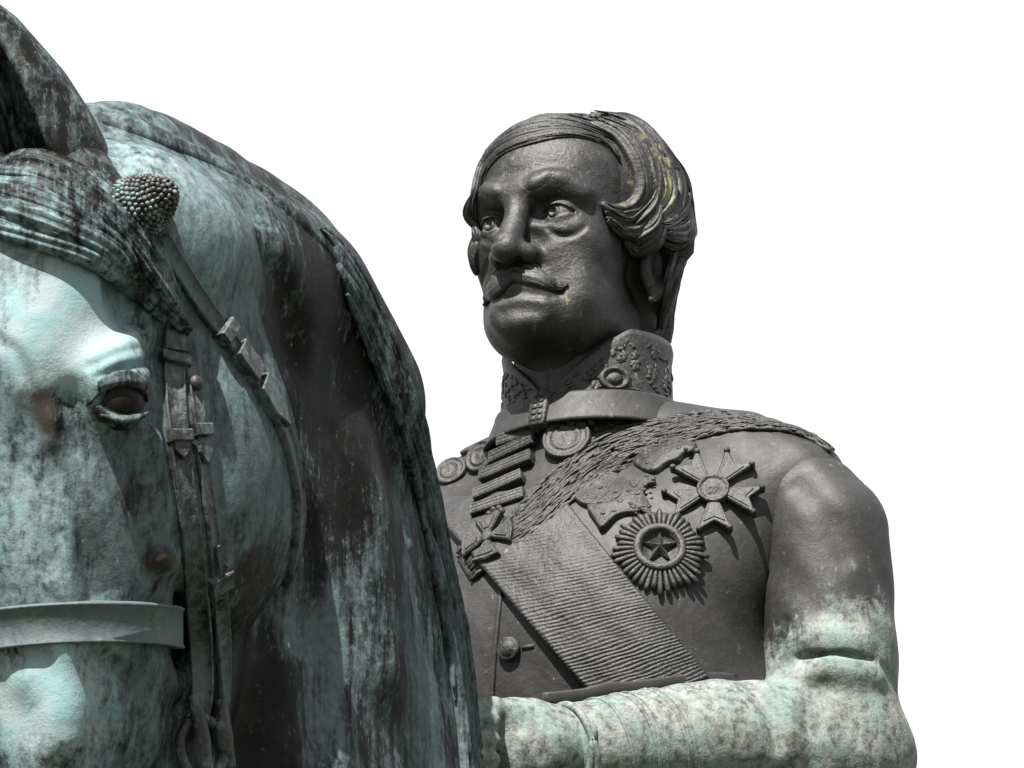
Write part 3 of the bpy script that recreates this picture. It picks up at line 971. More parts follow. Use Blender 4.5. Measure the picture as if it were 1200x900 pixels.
def build_head_field():
    f = Field()
    f.ell((0, 8, 38), (76, 96, 78))
    f.ell((0, -38, 42), (64, 55, 50), 22)
    f.ell((0, -32, -25), (63, 55, 78), 24)
    f.ell((0, -36, -73), (51, 48, 42), 20)
    f.sym('ell', (40, -4, -62), (15, 27, 24), 20)                 # jaw angle
    f.ell((0, -80, -95), (25, 17, 15), 18)                       # chin
    f.sym('ell', (43, -60, -24), (17, 20, 17), 22)                # cheekbone
    f.sym('ell', (32, -54, -76), (14, 22, 22), 32)                # jowl
    f.ell((0, -78, -72), (32, 22, 22), 14)                        # muzzle
    f.sym('ell', (34, -97, 2), (22, 19, 14), 11, 's')             # eye sockets
    f.sym('ell', (17, -99, 2), (9, 12, 11), 9, 's')
    f.sym('chain', [(7, -92, 21), (20, -93.5, 22), (36, -86, 24), (53, -71, 17)], [4, 6.5, 6.5, 5], 18)   # brow ridge
    f.sym('chain', [(11, -98.5, 21), (20, -100, 24), (32, -96, 29), (46, -84, 27), (54, -74, 19)], [1.2, 2.4, 2.4, 1.8, 0.8], 12)   # eyebrow
        # nose
    f.chain([(0, -90, 18), (0, -98, -8), (0, -108, -26), (0, -112, -36)], [11, 11, 12, 12.5], 10)
    f.ell((0, -115, -36), (12.5, 12, 11), 7)
    f.sym('ell', (15.5, -99, -39), (9, 12.5, 9), 8)
    f.sym('ell', (8.5, -107, -49), (4.5, 7, 5.5), 3, 's')
    f.sym('chain', [(17, -101, -31), (24.5, -94, -36), (24.5, -91, -46)], [1.6, 2, 2], 5, 's')
    # cheeks: bag under the eye, nasolabial fold
    for s in (1, -1):
        eye_lids(f, s)
        f.chain([(17 * s, -85, -11), (27 * s, -84.5, -15), (38 * s, -80, -15), (47 * s, -71, -9)], [2, 3.2, 3.2, 2], 10)
        f.chain([(23 * s, -94, -46), (31 * s, -90, -60), (37 * s, -85, -70)], [1.8, 2.4, 0.8], 9, 's')
        f.ell((52 * s, -84, -50), (11, 8, 18), 26, 's')
    # mouth under the moustache
    f.chain([(-24, -92, -78), (-10, -101, -77), (0, -103, -78), (10, -101, -77), (24, -92, -78)], [0.8, 1.2, 1.2, 1.2, 0.8], 6, 's')
    f.ell((0, -90, -85), (26, 9, 10), 14)
    # neck
    f.chain([(0, 26, -60), (0, 38, -190)], [51, 50], 12)
    f.chain([(0, -8, -112), (0, 10, -190)], [30, 33], 16)
    # iris and pupil cut into the eyeballs
    for s in (1, -1):
        g = np.array([-0.18, -0.97, 0.08]); g /= np.linalg.norm(g)
        c = np.array([33.0 * s, -73.0, 0.0])
        f.ell(c + g * 14.0, (4.2, 4.2, 4.2), 0.8, 's')
        T = rot_xyz(0, 0, 0)
        ax = np.cross(g, [0, 0, 1.0]); ax /= np.linalg.norm(ax); bx = np.cross(ax, g)
        ring = [c + g * 12.0 + (ax * math.cos(a) + bx * math.sin(a)) * 6.2 for a in np.linspace(0, 2 * math.pi, 15)]
        f.chain(ring, [1.1] * 15, 0.5, 's')
    # ears
    for s in (1, -1):
        ring = smooth_path([(70 * s, 12, -6), (78 * s, 22, 2), (85 * s, 38, -6), (84 * s, 40, -24), (79 * s, 28, -44), (73 * s, 18, -54)], 22)
        f.ell((71 * s, 24, -24), (9, 18, 28), 6)
        f.chain(ring, np.interp(np.linspace(0, 1, 22), [0, .3, .7, .88, 1], [3.5, 4, 4.5, 5.5, 4]), 3)
        f.ell((81 * s, 20, -24), (6, 9, 13), 4, 's')
    return Warped(f)

class Warped:
    """sets the eyes a little lower and draws the lower face out"""
    def __init__(self, f):
        self.f = f
    def __call__(self, P):
        P = np.array(P, np.float32)
        z = P[:, 2] + 4
        P[:, 2] = np.where(z > 0, z - 4 * np.clip(z / 90, 0, 1), np.where(z > -140, z / 1.07, z + 9.16))
        return self.f(P)

if ONLY in ('all', 'rider', 'head', 'coat'):
    rider = thing('rider_statue', 'bronze statue of a moustached officer in a medal covered coat', 'statue', (0, 100, -600))
    HEADF = build_head_field()
    V, F = surface_nets(HEADF, (-98, -140, -150), (98, 115, 125), 3.0)
    rough = Solid(V, F)
    def on_skin(pts, out):
        return rough.trace(pts, out)
    HEADF2 = Field(60)
    HEADF2.add((HEADF, np.zeros(3, np.float32), 400.0))
    HEADF2.chain(on_skin([(652, 298), (664, 310), (674, 326), (678, 342)], -6), [4, 8, 8, 4], 22)         # cheek beside the fold
    HEADF2.chain(on_skin([(572, 306), (567, 322), (563, 340)], 0.8), [1.0, 1.8, 0.8], 4, 's')
    HEADF2.chain(on_skin([(579, 352), (592, 345), (608, 342), (626, 344), (646, 348)], 0.9), [0.8, 2.6, 3.2, 2.6, 0.8], 6, 's')   # mouth line
    HEADF2.chain(on_skin([(588, 366), (604, 361), (628, 362)], 1.2), [1.2, 2.6, 1.2], 14, 's')
    HEADF2.chain(on_skin([(642, 268), (655, 276), (672, 275), (686, 266)], 0.6), [0.6, 1.3, 1.3, 0.5], 5, 's')
    HEADF2.chain(on_skin([(566, 281), (577, 284), (588, 277)], 0.6), [0.5, 1.2, 0.5], 5, 's')
    HEADF = HEADF2
    HV, HF = surface_nets(HEADF, (-98, -140, -215), (98, 115, 125), 1.15)
    print('T: head', len(HV))
    skin0 = Solid(HV, HF)
    hw = np.zeros((len(HV), 3), np.float32)
    def run_marks(V, W, sol, spots):
        """droppings and lime runs: (pixel, half size in mm, strength)"""
        for px, py, rx, rz, k in spots:
            p = sol.pix(px, py)[0]
            if p is not None:
                W[:, 1] += k * gauss(V, p, (rx, rx, rz))
    run_marks(HV, hw, skin0, [(690, 182, 2.2, 6, .8), (691, 200, 1.8, 9, .75), (692, 225, 1.4, 9, .45), (688, 305, 1.6, 7, .7), (690, 325, 1.3, 8, .6), (712, 330, 2.0, 7, .35), (603, 306, 2.2, 2.2, .5), (617, 180, 2, 4, .25)])
    head = link_mesh('head', HV, HF, M_RIDER, rider, attr=hw)

    # ---- hair: a cap that thickens towards the back, with combed locks laid over it
    hf = Field()
    hf.ell((0, 22, 40), (88, 97, 82))
    hf.ell((0, 60, -18), (68, 54, 66), 24)
    hf.chain([(-36, 74, -80), (36, 74, -80)], [22, 22], 24)
    for s_ in (1, -1):
        hf.ell((72 * s_, 30, 0), (20, 40, 30), 14)
    hf.ell((0, -60, -60), (110, 84, 84), 10, 's')
    for s_ in (1, -1):
        hf.ell((88 * s_, 26, -42), (18, 24, 36), 8, 's')
    GV, GF = surface_nets(hf, (-105, -90, -135), (105, 145, 135), 2.0)
    on = Solid(np.vstack([HV, GV]), np.vstack([HF, GF + len(HV)]))
    hair = Bag()
    hair.add(GV, GF)

    def strand_prof(w, t, ridges, seed, flat=1.0):
        """a lock cut across: a low dome with combed grooves"""
        r = np.random.default_rng(seed)
        ph = r.uniform(0, 6.28, 3)
        m = 30
        def prof(i, u):
            k = (math.sin(math.pi * min(1, max(0.0, 0.03 + 0.95 * u)))) ** 0.55
            a = np.linspace(0, 2 * math.pi, m, endpoint=False)
            g = 1 + 0.16 * np.cos(ridges * a + ph[0] + 0.8 * math.sin(3 * u + ph[1])) + 0.07 * np.cos((ridges * 2 + 3) * a + ph[2] - 2.5 * u)
            return np.stack([np.cos(a) * w * k * (1 + 0.3 * (g - 1)), np.sin(a) * t * k * g], 1)
        return prof

    def pix_near(sol, p, c):
        for q in np.linspace(0, 0.5, 26):
            h = sol.pix(p[0] + (c[0] - p[0]) * q, p[1] + (c[1] - p[1]) * q)
            if h[0] is not None:
                return h
    def lock(path, w, t, lift=0.0, ridges=9, seed=0, n=26, bag=hair, sol=None, c=(675, 260)):
        hits = [pix_near(sol or on, p, c) for p in path]
        hits = [h for h in hits if h is not None]
        if len(hits) < 3:
            return
        P = np.array([h[0] for h in hits]); Nn = np.array([h[1] for h in hits])
        P = P + Nn * lift
        Q = smooth_path(np.hstack([P, Nn]), n)
        V, F = sweep(Q[:, :3], Q[:, 3:], strand_prof(w, t, ridges, seed))
        bag.add(V, F)

    def between(p, q, t):
        a, b = smooth_path(np.array(p, float), 9), smooth_path(np.array(q, float), 9)
        return [tuple(v) for v in a * (1 - t) + b * t]
    top = [
        [(728, 192), (712, 171), (673, 159), (627, 165), (586, 181), (566, 210), (556, 245), (553, 268)],
        [(718, 178), (695, 160), (655, 153), (610, 161), (576, 182), (559, 215), (551, 255)],
        [(712, 166), (682, 151), (634, 147), (594, 162), (567, 190), (553, 232)],
        [(706, 156), (667, 142), (624, 144), (588, 160), (562, 192), (550, 232)],
        [(698, 147), (655, 137), (612, 145), (580, 163), (558, 193), (550, 220)],
        [(700, 143), (670, 134), (635, 135), (600, 147), (575, 167)]]
    for i in range(len(top)):
        lock(top[i], 3.9, 3.2, 0.2, 7, 10 + i)
        if i + 1 < len(top):
            for t_ in (0.2, 0.4, 0.6, 0.8):
                lock(between(top[i], top[i + 1], t_), 3.0, 2.2 + 2.4 * rng.random(), 0.2, 6, 125 + 5 * i + int(5 * t_))
    waves = [
        [(690, 148), (722, 163), (742, 190), (749, 216), (744, 236), (728, 246), (712, 245), (702, 238)],
        [(700, 146), (742, 166), (762, 205), (758, 238), (742, 255), (722, 257), (706, 248)],
        [(755, 215), (764, 250), (748, 270), (724, 270), (709, 259)],
        [(772, 250), (766, 280), (747, 290), (728, 282)],
        [(718, 146), (762, 170), (788, 212), (788, 244), (774, 262), (756, 257)],
        [(738, 154), (782, 180), (803, 222), (806, 254), (793, 277), (770, 271), (757, 259)],
        [(762, 165), (797, 195), (812, 240), (812, 274), (798, 298), (774, 290)],
        [(690, 140), (725, 148), (755, 172), (774, 205)],
        [(715, 140), (755, 154), (787, 184), (806, 228)]]
    for i, p in enumerate(waves):
        lock(p, 8.5, 8.0, 3.2, 7, 40 + i)
    for i, (a_, b_) in enumerate([(0, 1), (0, 1), (1, 4), (1, 4), (4, 5), (4, 5), (5, 6), (5, 6), (7, 8), (1, 2), (2, 3)]):
        lock(between(waves[a_], waves[b_], 0.3 + 0.38 * (i % 2)), 5.5, 7.0 + 3.0 * rng.random(), 2.5, 6, 60 + i)
    for k in range(170):                                               # fine chiselled strands over the big locks
        if k % 3:
            a_, b_ = [(0, 1), (1, 4), (4, 5), (5, 6), (7, 8), (8, 5), (2, 3)][int(rng.integers(0, 7))]
            p = between(waves[a_], waves[b_], rng.uniform(-0.15, 1.15)); lf = rng.uniform(5.5, 9.5)
        else:
            a_ = int(rng.integers(0, len(top) - 1))
            p = between(top[a_], top[a_ + 1], rng.random()); lf = rng.uniform(1.8, 3.4)
        i0 = int(rng.integers(0, 3)); p = p[i0:9 - int(rng.integers(0, 3))]
        p = [(x + rng.normal(0, 1.0), y + rng.normal(0, 1.0)) for x, y in p]
        lock(p, rng.uniform(1.3, 2.4), rng.uniform(1.2, 2.2), lf, 3, 300 + k, n=18)
    left = [[(556, 225), (549, 250), (551, 272), (560, 276)], [(553, 262), (549, 280), (556, 290)], [(554, 285), (548, 305), (552, 322), (560, 322)], [(560, 270), (555, 295), (556, 318)]]
    for i, p in enumerate(left):
        lock(p, 5, 5, 1.5, 7, 70 + i, n=16)
    for i in range(22):                                                # rough short hair down the back of the head
        u = (i % 11) / 10
        y0 = 258 + 16 * (i % 3) + (40 if i > 10 else 0)
        lock([(816 - 22 * u, y0), (810 - 22 * u, y0 + 40), (801 - 22 * u, y0 + 72), (786 - 16 * u, min(402, y0 + 112))], 3.6, 4.2, 0.6, 6, 90 + i, n=18, c=(735, 300))
    V, F = hair.get()
    lich = np.zeros(len(V)); pale = np.zeros((len(V), 3), np.float32)
    for q, rad, k in [((742, 165), 13, .6), ((768, 196), 15, .75), ((771, 228), 14, .9), ((766, 250), 9, .9), ((725, 245), 10, .5), ((790, 262), 12, .5), ((745, 205), 12, .4), ((720, 150), 12, .4)]:
        h = on.pix(*q)[0]
        if h is not None:
            lich += k * gauss(V, h, (rad, rad, rad)); pale[:, 1] += 0.62 * k * gauss(V, h, (rad * 1.9,) * 3)
    link_mesh('hair', V, F, M_RIDER, rider, attr=pale, lichen=lich)

    # ---- moustache
    skin = Solid(HV, HF)
    mo = Bag()
    wings = [([(605, 318), (620, 323), (637, 331), (651, 336), (660, 336), (666, 333)], 1), ([(607, 318), (595, 326), (584, 338), (577, 346), (572, 353), (569, 359)], -1)]
    for p, s_ in wings:
        hits = skin.pixpath(p)
        Q = smooth_path(np.hstack([np.array([h[0] for h in hits]), np.array([h[1] for h in hits])]), 30)
        P, Nn = Q[:, :3], Q[:, 3:]
        SGN = 1 if s_ < 0 else -1
        def mprof(i, u):
            a = np.linspace(0, 2 * math.pi, 40, endpoint=False)
            w = 12.5 * (1 - u) ** 0.7 + 1.8
            k = 1 if u < 0.93 else 0.6
            g = 1 + 0.16 * np.cos(13 * a + 4 * u) + 0.10 * np.cos(21 * a - 3 * u)
            return np.stack([np.cos(a) * w * k, (np.sin(a) * (9.5 - 6.8 * u) * g + 1.6 + 0.8 * u + 2.2 * np.cos(a) * SGN * (1 - u)) * k], 1)
        V, F = sweep(P, Nn, mprof)
        mo.add(V, F)
    V, F = mo.get()
    link_mesh('moustache', V, F, M_RIDER, rider)

# ------------------------------------------------------------------ rider: coat, sleeves, hands
def ripple(P, amp=0.7):
    return amp * (np.sin(P[:, 0] * 0.055 + 1.7 * np.sin(P[:, 2] * 0.031)) * np.sin(P[:, 2] * 0.047 + P[:, 1] * 0.06) + 0.5 * np.sin(P[:, 0] * 0.13 + P[:, 2] * 0.11 + P[:, 1] * 0.09))

def coat_field():
    f = Field(110)
    f.ell((0, 42, -330), (172, 118, 150))
    f.ell((0, -14, -400), (142, 98, 130), 70)
    f.sym('ell', (74, -18, -375), (84, 64, 100), 60)
    f.chain([(0, 44, -178), (150, 46, -222), (207, 46, -254)], [48, 45, 43], 40)
    f.chain([(0, 44, -178), (-150, 46, -222), (-196, 46, -246)], [48, 44, 44], 40)
    f.chain([(0, 36, -150), (0, 40, -215)], [66, 84], 22)
    f.sym('ell', (150, 14, -300), (52, 48, 74), 60)
    f.ell((0, 42, -520), (214, 120, 175), 60)
    f.ell((0, 60, -690), (172, 150, 90), 60)
    f.add((lambda P: ripple(P), np.array([0, 0, -400], np.float32), 600.0), 0, 'a')
    return f

S0, EL, WR = np.array([233, 45, -297.0]), np.array([232, 58, -500.0]), np.array([86, -156, -541.0])
def sleeve_field(m=1, skin=None):
    k = np.array([m, 1, 1.0])
    f = Field(60)
    f.chain([np.array([190, 46, -262.0]) * k, np.array([216, 46, -280.0]) * k, (S0 + [0, 0, -8]) * k, (S0 * .5 + EL * .5 + [3, -4, 0]) * k, EL * k], [43, 52, 56, 58.5, 58.5], 24)
    f.chain([EL * k, (EL * .55 + WR * .45 + [4, -2, 6]) * k, (WR + [12, 14, 4]) * k], [59, 57, 47], 18)
    f.ell((EL + [6, 16, -8]) * k, (58, 56, 58), 20)
    if skin is not None:                                # creases in the crook of the elbow, soft drags in the cloth
        def at(pts, out):
            return skin.trace(pts, out)
        f.chain(at([(932, 790), (965, 785), (1000, 786), (1026, 792)], -5), [5, 9, 9, 5], 16)
        f.chain(at([(925, 752), (965, 748), (1010, 752)], -5), [5, 9, 6], 18)
        f.chain(at([(936, 772), (962, 766), (995, 768), (1022, 774)], 0.9), [0.8, 3.2, 3.5, 0.8], 5, 's')
        f.chain(at([(1034, 780), (1046, 796), (1054, 815)], 1.0), [1.0, 3.6, 1.0], 8, 's')
        f.chain(at([(905, 772), (916, 752), (921, 728)], 0.5), [0.8, 2.6, 0.6], 9, 's')
        f.chain(at([(935, 572), (965, 605), (990, 650)], 4.2), [1.2, 4.2, 1.2], 20, 's')
        f.chain(at([(880, 800), (900, 830), (912, 870)], 1.5), [1, 3, 1], 16, 's')
        f.chain(at([(960, 810), (950, 850), (955, 890)], 2.5), [1, 3.5, 1], 20, 's')
    f.add((lambda P: ripple(P, 1.0), np.array([200 * m, 0, -400], np.float32), 500.0), 0, 'a')
    return f

def glove_field():
    """left hand in a gauntlet glove, closed on the reins in front of the belt"""
    f = Field()
    d = (WR - EL); d /= np.linalg.norm(d)
    up = np.array([0, 0, 1.0]); side = np.cross(d, up); side /= np.linalg.norm(side)
    if side[1] > 0: side = -side                       # towards the front
    o = WR + d * 8
    def p(a, b, c):                                     # along the arm, up, towards the front
        return o + d * a + up * b + side * c
    f.chain([p(-40, 0, 0), p(6, 0, 0)], [41, 37], 0)
    f.ell(p(38, 2, 2), (48, 38, 42), 20)
    f.chain([p(10, 10, 2), p(50, 24, 8), p(86, 18, 10)], [24, 20, 15], 20)
    for i in range(4):                                  # knuckles up and forward, fingers curled under
        b = 25 - 17 * i
        f.chain([p(66, b - 2, -6), p(116 - 3 * i, b + 4, 6), p(126 - 3 * i, b - 1, 26), p(108, b - 4, 42), p(86, b - 4, 38)], [15, 12.5, 11, 10, 9], 6)
    f.chain([p(40, 26, 14), p(76, 36, 26), p(104, 32, 36)], [13, 11.5, 10], 12)
    f.chain([p(14, 30, 20), p(40, 34, 22), p(66, 33, 20)], [4, 7, 4], 14)
    f.add((lambda P: 0.8 * np.sin(P[:, 0] * .21) * np.sin(P[:, 2] * .19 + P[:, 1] * .17), o.astype(np.float32), 200.0), 0, 'a')
    return f

def ring_wall(theta, cx, cy, rx, ry, zb, zt, tb, tt, thick, roll=0.0):
    """a standing collar: for each angle an elliptical wall from zb to zt; tb, tt scale the radius at foot and top"""
    V, F = [], []
    prof = [(0, 0), (0.12, 0), (0.45, 0), (0.8, 0), (0.93, roll), (1, roll * 0.6), (1, -thick * 0.5), (0.97, -thick), (0.5, -thick), (0, -thick)]
    m = len(prof)
    for i, a in enumerate(theta):
        s, c = math.sin(a), -math.cos(a)
        for h, o in prof:
            k = tb(a) + (tt(a) - tb(a)) * h
            z = zb(a) + (zt(a) - zb(a)) * h
            V.append((cx + s * (rx * k + o), cy + c * (ry * k + o), z))
    for i in range(len(theta) - 1):
        for j in range(m):
            k = (j + 1) % m
            F.append((i * m + j, (i + 1) * m + j, (i + 1) * m + k, i * m + k))
    F.append(tuple(range(m))); F.append(tuple(range((len(theta) - 1) * m, len(theta) * m))[::-1])
    return np.array(V, float), F

if ONLY in ('all', 'rider', 'coat'):
    cf = coat_field()
    CV, CF = surface_nets(cf, (-270, -150, -760), (270, 230, -140), 2.6)
    print('T: coat', len(CV))
    wear = np.zeros((len(CV), 3), np.float32); wear[:, 2] = -0.1
    coat_solid = Solid(CV, CF)
    run_marks(CV, wear, coat_solid, [(905, 520, 8, 4, .55), (880, 515, 5, 3, .5), (560, 580, 3, 10, .6), (548, 600, 3, 10, .7), (640, 745, 3, 5, .4), (840, 500, 8, 3, .6), (930, 545, 5, 5, .3), (880, 740, 10, 30, .25), (850, 690, 8, 30, .2)])
    link_mesh('coat', CV, CF, M_COAT, rider, attr=wear)

    for m in (1, -1):
        sf = sleeve_field(m)
        lo, hi = (60, -225, -610), (345, 140, -190)
        if m > 0:
            sf = sleeve_field(1, Solid(*surface_nets(sf, lo, hi, 5.0)))
        if m < 0:
            lo, hi = (-345, -225, -610), (-60, 140, -190)
        SV, SF = surface_nets(sf, lo, hi, 2.2 if m > 0 else 4.0)
        # rain-washed forearm: the verdigris starts above the elbow in an uneven edge and runs to the cuff
        edge = -388 + 10 * np.sin(SV[:, 0] * 0.05 * m) + 0.12 * (SV[:, 0] * m - 230)
        a = np.clip((edge - SV[:, 2]) / 50 + 0.5, 0, 1)
        a = np.maximum(a, 0.45 * np.exp(-np.maximum(SV[:, 2] - edge, 0) / 55.0))
        w = np.stack([0.75 * a, 1.0 * a, 0 * a], 1).astype(np.float32)
        if m > 0:
            sleeve_solid = Solid(SV, SF)
            run_marks(SV, w, sleeve_solid, [(962, 603, 2, 3, .5), (1000, 661, 3, 6, .6), (990, 590, 1.5, 2, .5), (1012, 620, 1.5, 3, .5), (952, 640, 1.5, 2, .5), (1020, 560, 1.5, 2.5, .4), (1030, 690, 2, 5, .55), (1040, 640, 1.5, 4, .4), (925, 690, 2, 4, .4), (1010, 590, 1.2, 1.6, .6), (975, 655, 1.2, 1.6, .6)])
        link_mesh('sleeve', SV, SF, M_COAT, rider, attr=w)

    GLV, GLF = surface_nets(glove_field(), (-140, -310, -650), (140, -70, -430), 1.8)
    w = np.zeros((len(GLV), 3), np.float32); w[:, 0] = 0.75; w[:, 1] = 0.95
    link_mesh('gloved_hand', GLV, GLF, M_COAT, rider, attr=w)

# ------------------------------------------------------------------ rider: collar, cordon, sash, decorations
if ONLY in ('all', 'rider', 'coat'):
    th = np.linspace(-math.pi, math.pi, 97)
    # smooth lower band
    V, F = ring_wall(th, 0, 34, 84, 80, lambda a: -190 + 8 * (1 - math.cos(a)) * .5, lambda a: -160 + 12 * (1 - math.cos(a)) * .5,
                     lambda a: 1.17 - .05 * math.cos(a), lambda a: 1.0, 6, 0.8)
    bw = np.zeros((len(V), 3), np.float32)
    run_marks(V, bw, Solid(V, F), [(716, 478, 5, 7, .9), (719, 488, 3, 6, .8), (775, 478, 7, 3, .5)]); bw[:, 0] = bw[:, 1] * 0.8
    link_mesh('collar_band', V, F, M_COAT, rider, attr=bw)
    # stand-up embroidered collar, open in front
    op = 0.07
    tv = np.linspace(op, 2 * math.pi - op, 97)
    def rise(a):
        d = min(a, 2 * math.pi - a)
        return min(1.0, max(0.0, (d - op) / 0.95)) ** 0.7
    V, F = ring_wall(tv, 0, 32, 79, 75, lambda a: -178, lambda a: -160 + 62 * rise(a) + 6 * (1 - math.cos(a)) * .5,
                     lambda a: 1.0, lambda a: 0.965, 5, 2.0)
    collar = link_mesh('collar', V, F, M_RELIEF, rider)
    collar_solid = Solid(V, F)
    # raised leaf embroidery on the collar: curling stems and leaves in low relief
    emb = Bag()
    rr = np.random.default_rng(5)
    def collar_pt(a, h, out):
        zt = -160 + 62 * rise(a) + 6 * (1 - math.cos(a)) * .5
        k = 1.0 - 0.035 * h
        s, c = math.sin(a), -math.cos(a)
        return np.array([s * (79 * k + out), 32 + c * (75 * k + out), -178 + (zt + 178) * h]), np.array([s, c, 0.05])
    for side in (1, -1):
        for i in range(80):
            a0 = op + 0.12 + 1.7 * rr.random(); h0 = 0.35 + 0.5 * rr.random(); tw = rr.uniform(-1, 1)
            pts = []; nn = []
            for t in np.linspace(0, 1, 7):
                a = a0 + 0.10 * t * math.cos(tw) + 0.03 * math.sin(5 * t)
                p, n_ = collar_pt(a if side > 0 else 2 * math.pi - a, min(0.92, h0 + 0.16 * t * tw), 0.3)
                pts.append(p); nn.append(n_)
            emb.add(*sweep(pts, nn, lambda i_, u: np.stack([np.cos(np.linspace(0, 6.28, 8, endpoint=False)) * (2.6 * math.sin(math.pi * (0.1 + 0.85 * u))), np.sin(np.linspace(0, 6.28, 8, endpoint=False)) * 1.1 * math.sin(math.pi * (0.1 + 0.85 * u))], 1)))
        pts = []; nn = []
        for h in (0.27,):
            for a in np.linspace(op + 0.1, 2.4, 40):
                p, n_ = collar_pt(a if side > 0 else 2 * math.pi - a, h + 0.02, 0.5); pts.append(p); nn.append(n_)
            emb.add(*sweep(pts, nn, lambda i_, u: np.stack([np.cos(np.linspace(0, 6.28, 8, endpoint=False)) * 1.6, np.sin(np.linspace(0, 6.28, 8, endpoint=False)) * 1.5], 1)))
    link_sub('collar_embroidery', *emb.get(), M_RELIEF, collar)
    # neckcloth rolls inside the collar
    ts = np.linspace(0.04, 2 * math.pi - 0.04, 97)
    nb = Bag()
    for r_, dz in ((71, 0), (66, 7), (61, 13)):
        def ntop(a, dz=dz):
            dd = min(a, 2 * math.pi - a)
            return -131 + dz * 0.8 + 28 * min(1, dd / 1.5) ** 0.8 + 6 * (1 - math.cos(a)) * .5
        V, F = ring_wall(np.linspace(0.0, 2 * math.pi, 97), 0, 30, r_, r_ - 2, lambda a: -182, ntop, lambda a: 1.0, lambda a: 0.97, 7, 2.2)
        nb.add(V, F)
    link_mesh('neckcloth', *nb.get(), M_RIDER, rider)
    # oval badge on the collar
    fr = px_frame(collar_solid, 720, 444, 6, 8)
    V, F = lathe2([(14.5, -3), (14.5, 2.2), (13, 3.6), (10.5, 3.4), (9.5, 1.2), (7, 1.0), (6.4, 3), (3, 3.6), (0.4, 3.8)], 36, 1.0, 0.78)
    link_mesh('collar_badge', put(fr, V), F, M_RELIEF, rider)

    band_fr = lambda px, py, spin=0, sp=10, face=0.0, lift=0.0: px_frame(coat_solid, px, py, sp, spin, face, lift)
    # clasp over the joint of the band
    o = np.array([-2, 34 - 80 * 1.05, -176.0])
    ex = np.array([1.0, 0, 0]); n = np.array([0, -0.97, 0.24]); ey = np.cross(n, ex)
    bg_ = Bag()
    poly = [(-8.5, -17), (8.5, -17), (9, 0), (8.5, 17), (7, 20), (-7, 20), (-8.5, 17), (-9, 0)]
    bg_.add(*plate(poly, 0, 5.5, 1.2, 8))
    for i in range(5):
        bg_.add(*plate(np.array([(-5.6, -13 + i * 6.2), (-0.6, -13 + i * 6.2), (-0.6, -8.6 + i * 6.2), (-5.6, -8.6 + i * 6.2)]), 5, 6.8, .6, 1))
        bg_.add(*plate(np.array([(0.6, -13 + i * 6.2), (5.6, -13 + i * 6.2), (5.6, -8.6 + i * 6.2), (0.6, -8.6 + i * 6.2)]), 5, 6.8, .6, 1))
    V, F = bg_.get()
    link_mesh('collar_clasp', put((o, ex, ey, n), V), F, M_RELIEF, rider)

    # ---- broad ribbed sash
    NA, NB = 420, 46
    up0, up1, lo0, lo1 = np.array([650, 572.]), np.array([830, 793.]), np.array([503, 594.]), np.array([714, 836.])
    T, B = [], []
    for i in range(NA):
        a = i / (NA - 1)
        for j in range(NB):
            b = j / (NB - 1)
            q = (up0 + (up1 - up0) * a) * (1 - b) + (lo0 + (lo1 - lo0) * a) * b
            h = pix_near(coat_solid, q, (700, 690))
            T.append(h[0]); B.append(h[1])
    T = np.array(T).reshape(NA, NB, 3); Nn = np.array(B).reshape(NA, NB, 3)
    for _ in range(6):                                                 # even out the coat's ripples under the cloth
        for A in (T, Nn):
            A[1:-1] = (A[:-2] + 2 * A[1:-1] + A[2:]) / 4
    Nn /= np.linalg.norm(Nn, axis=2, keepdims=True)
    ia = np.linspace(0, 1, NA)[:, None]; jb = np.linspace(0, 1, NB)[None, :]
    ph = ia * 65 + 0.25 * np.sin(jb * 5 + ia * 9) + 0.12 * np.sin(ia * 60 + jb * 17)
    amp = 0.35 + 0.45 * np.clip(ia * 1.6 - 0.3, 0, 1) + 0.15 * np.sin(ia * 31 + jb * 4)
    rib = amp * np.abs(np.sin(math.pi * ph)) ** 0.8
    lift = 3.5 + 5.5 * jb ** 2 + rib
    lift[:, 0] -= 1.2; lift[:, -1] -= 1.2
    top_ = T + Nn * lift[:, :, None]
    und = T - Nn * 3
    und2 = T + Nn * (lift[:, :, None] - 5.0)
    V = np.vstack([top_.reshape(-1, 3), und2[:, -1], und[:, 0]])
    F = []
    for i in range(NA - 1):
        for j in range(NB - 1):
            F.append((i * NB + j, (i + 1) * NB + j, (i + 1) * NB + j + 1, i * NB + j + 1))
        F.append((i * NB + NB - 1, (i + 1) * NB + NB - 1, NA * NB + i + 1, NA * NB + i))
        F.append((i * NB, NA * NB + NA + i, NA * NB + NA + i + 1, (i + 1) * NB))
    link_mesh('sash', V, F, M_RELIEF, rider)

    # ---- shaggy shoulder cordon
    cp = [(983, 524), (937, 510), (885, 499), (833, 499), (781, 512), (729, 529), (688, 551), (653, 579), (619, 611), (578, 642), (545, 668)]
    cw = [3.5, 5, 9, 17, 25, 29, 27, 24, 21, 18, 17]
    hits = [pix_near(coat_solid, p, (760, 700)) for p in cp]
    base = np.array([h[0] for h in hits]); bn = np.array([h[1] for h in hits])
    Q = smooth_path(np.hstack([base, bn, np.array(cw)[:, None]]), 90)
    P, Nn, W = Q[:, :3], Q[:, 3:6], Q[:, 6]
    Tn, Nn, Bn = frames_along(P, Nn)
    cb = Bag()
    cb.add(*sweep(P, Nn, lambda i, u: np.array([(-W[i], -3), (W[i], -3), (W[i] * .96, 2.0), (W[i] * .5, 3.6), (-W[i] * .5, 3.6), (-W[i] * .96, 2.0)])))
    rr = np.random.default_rng(11)
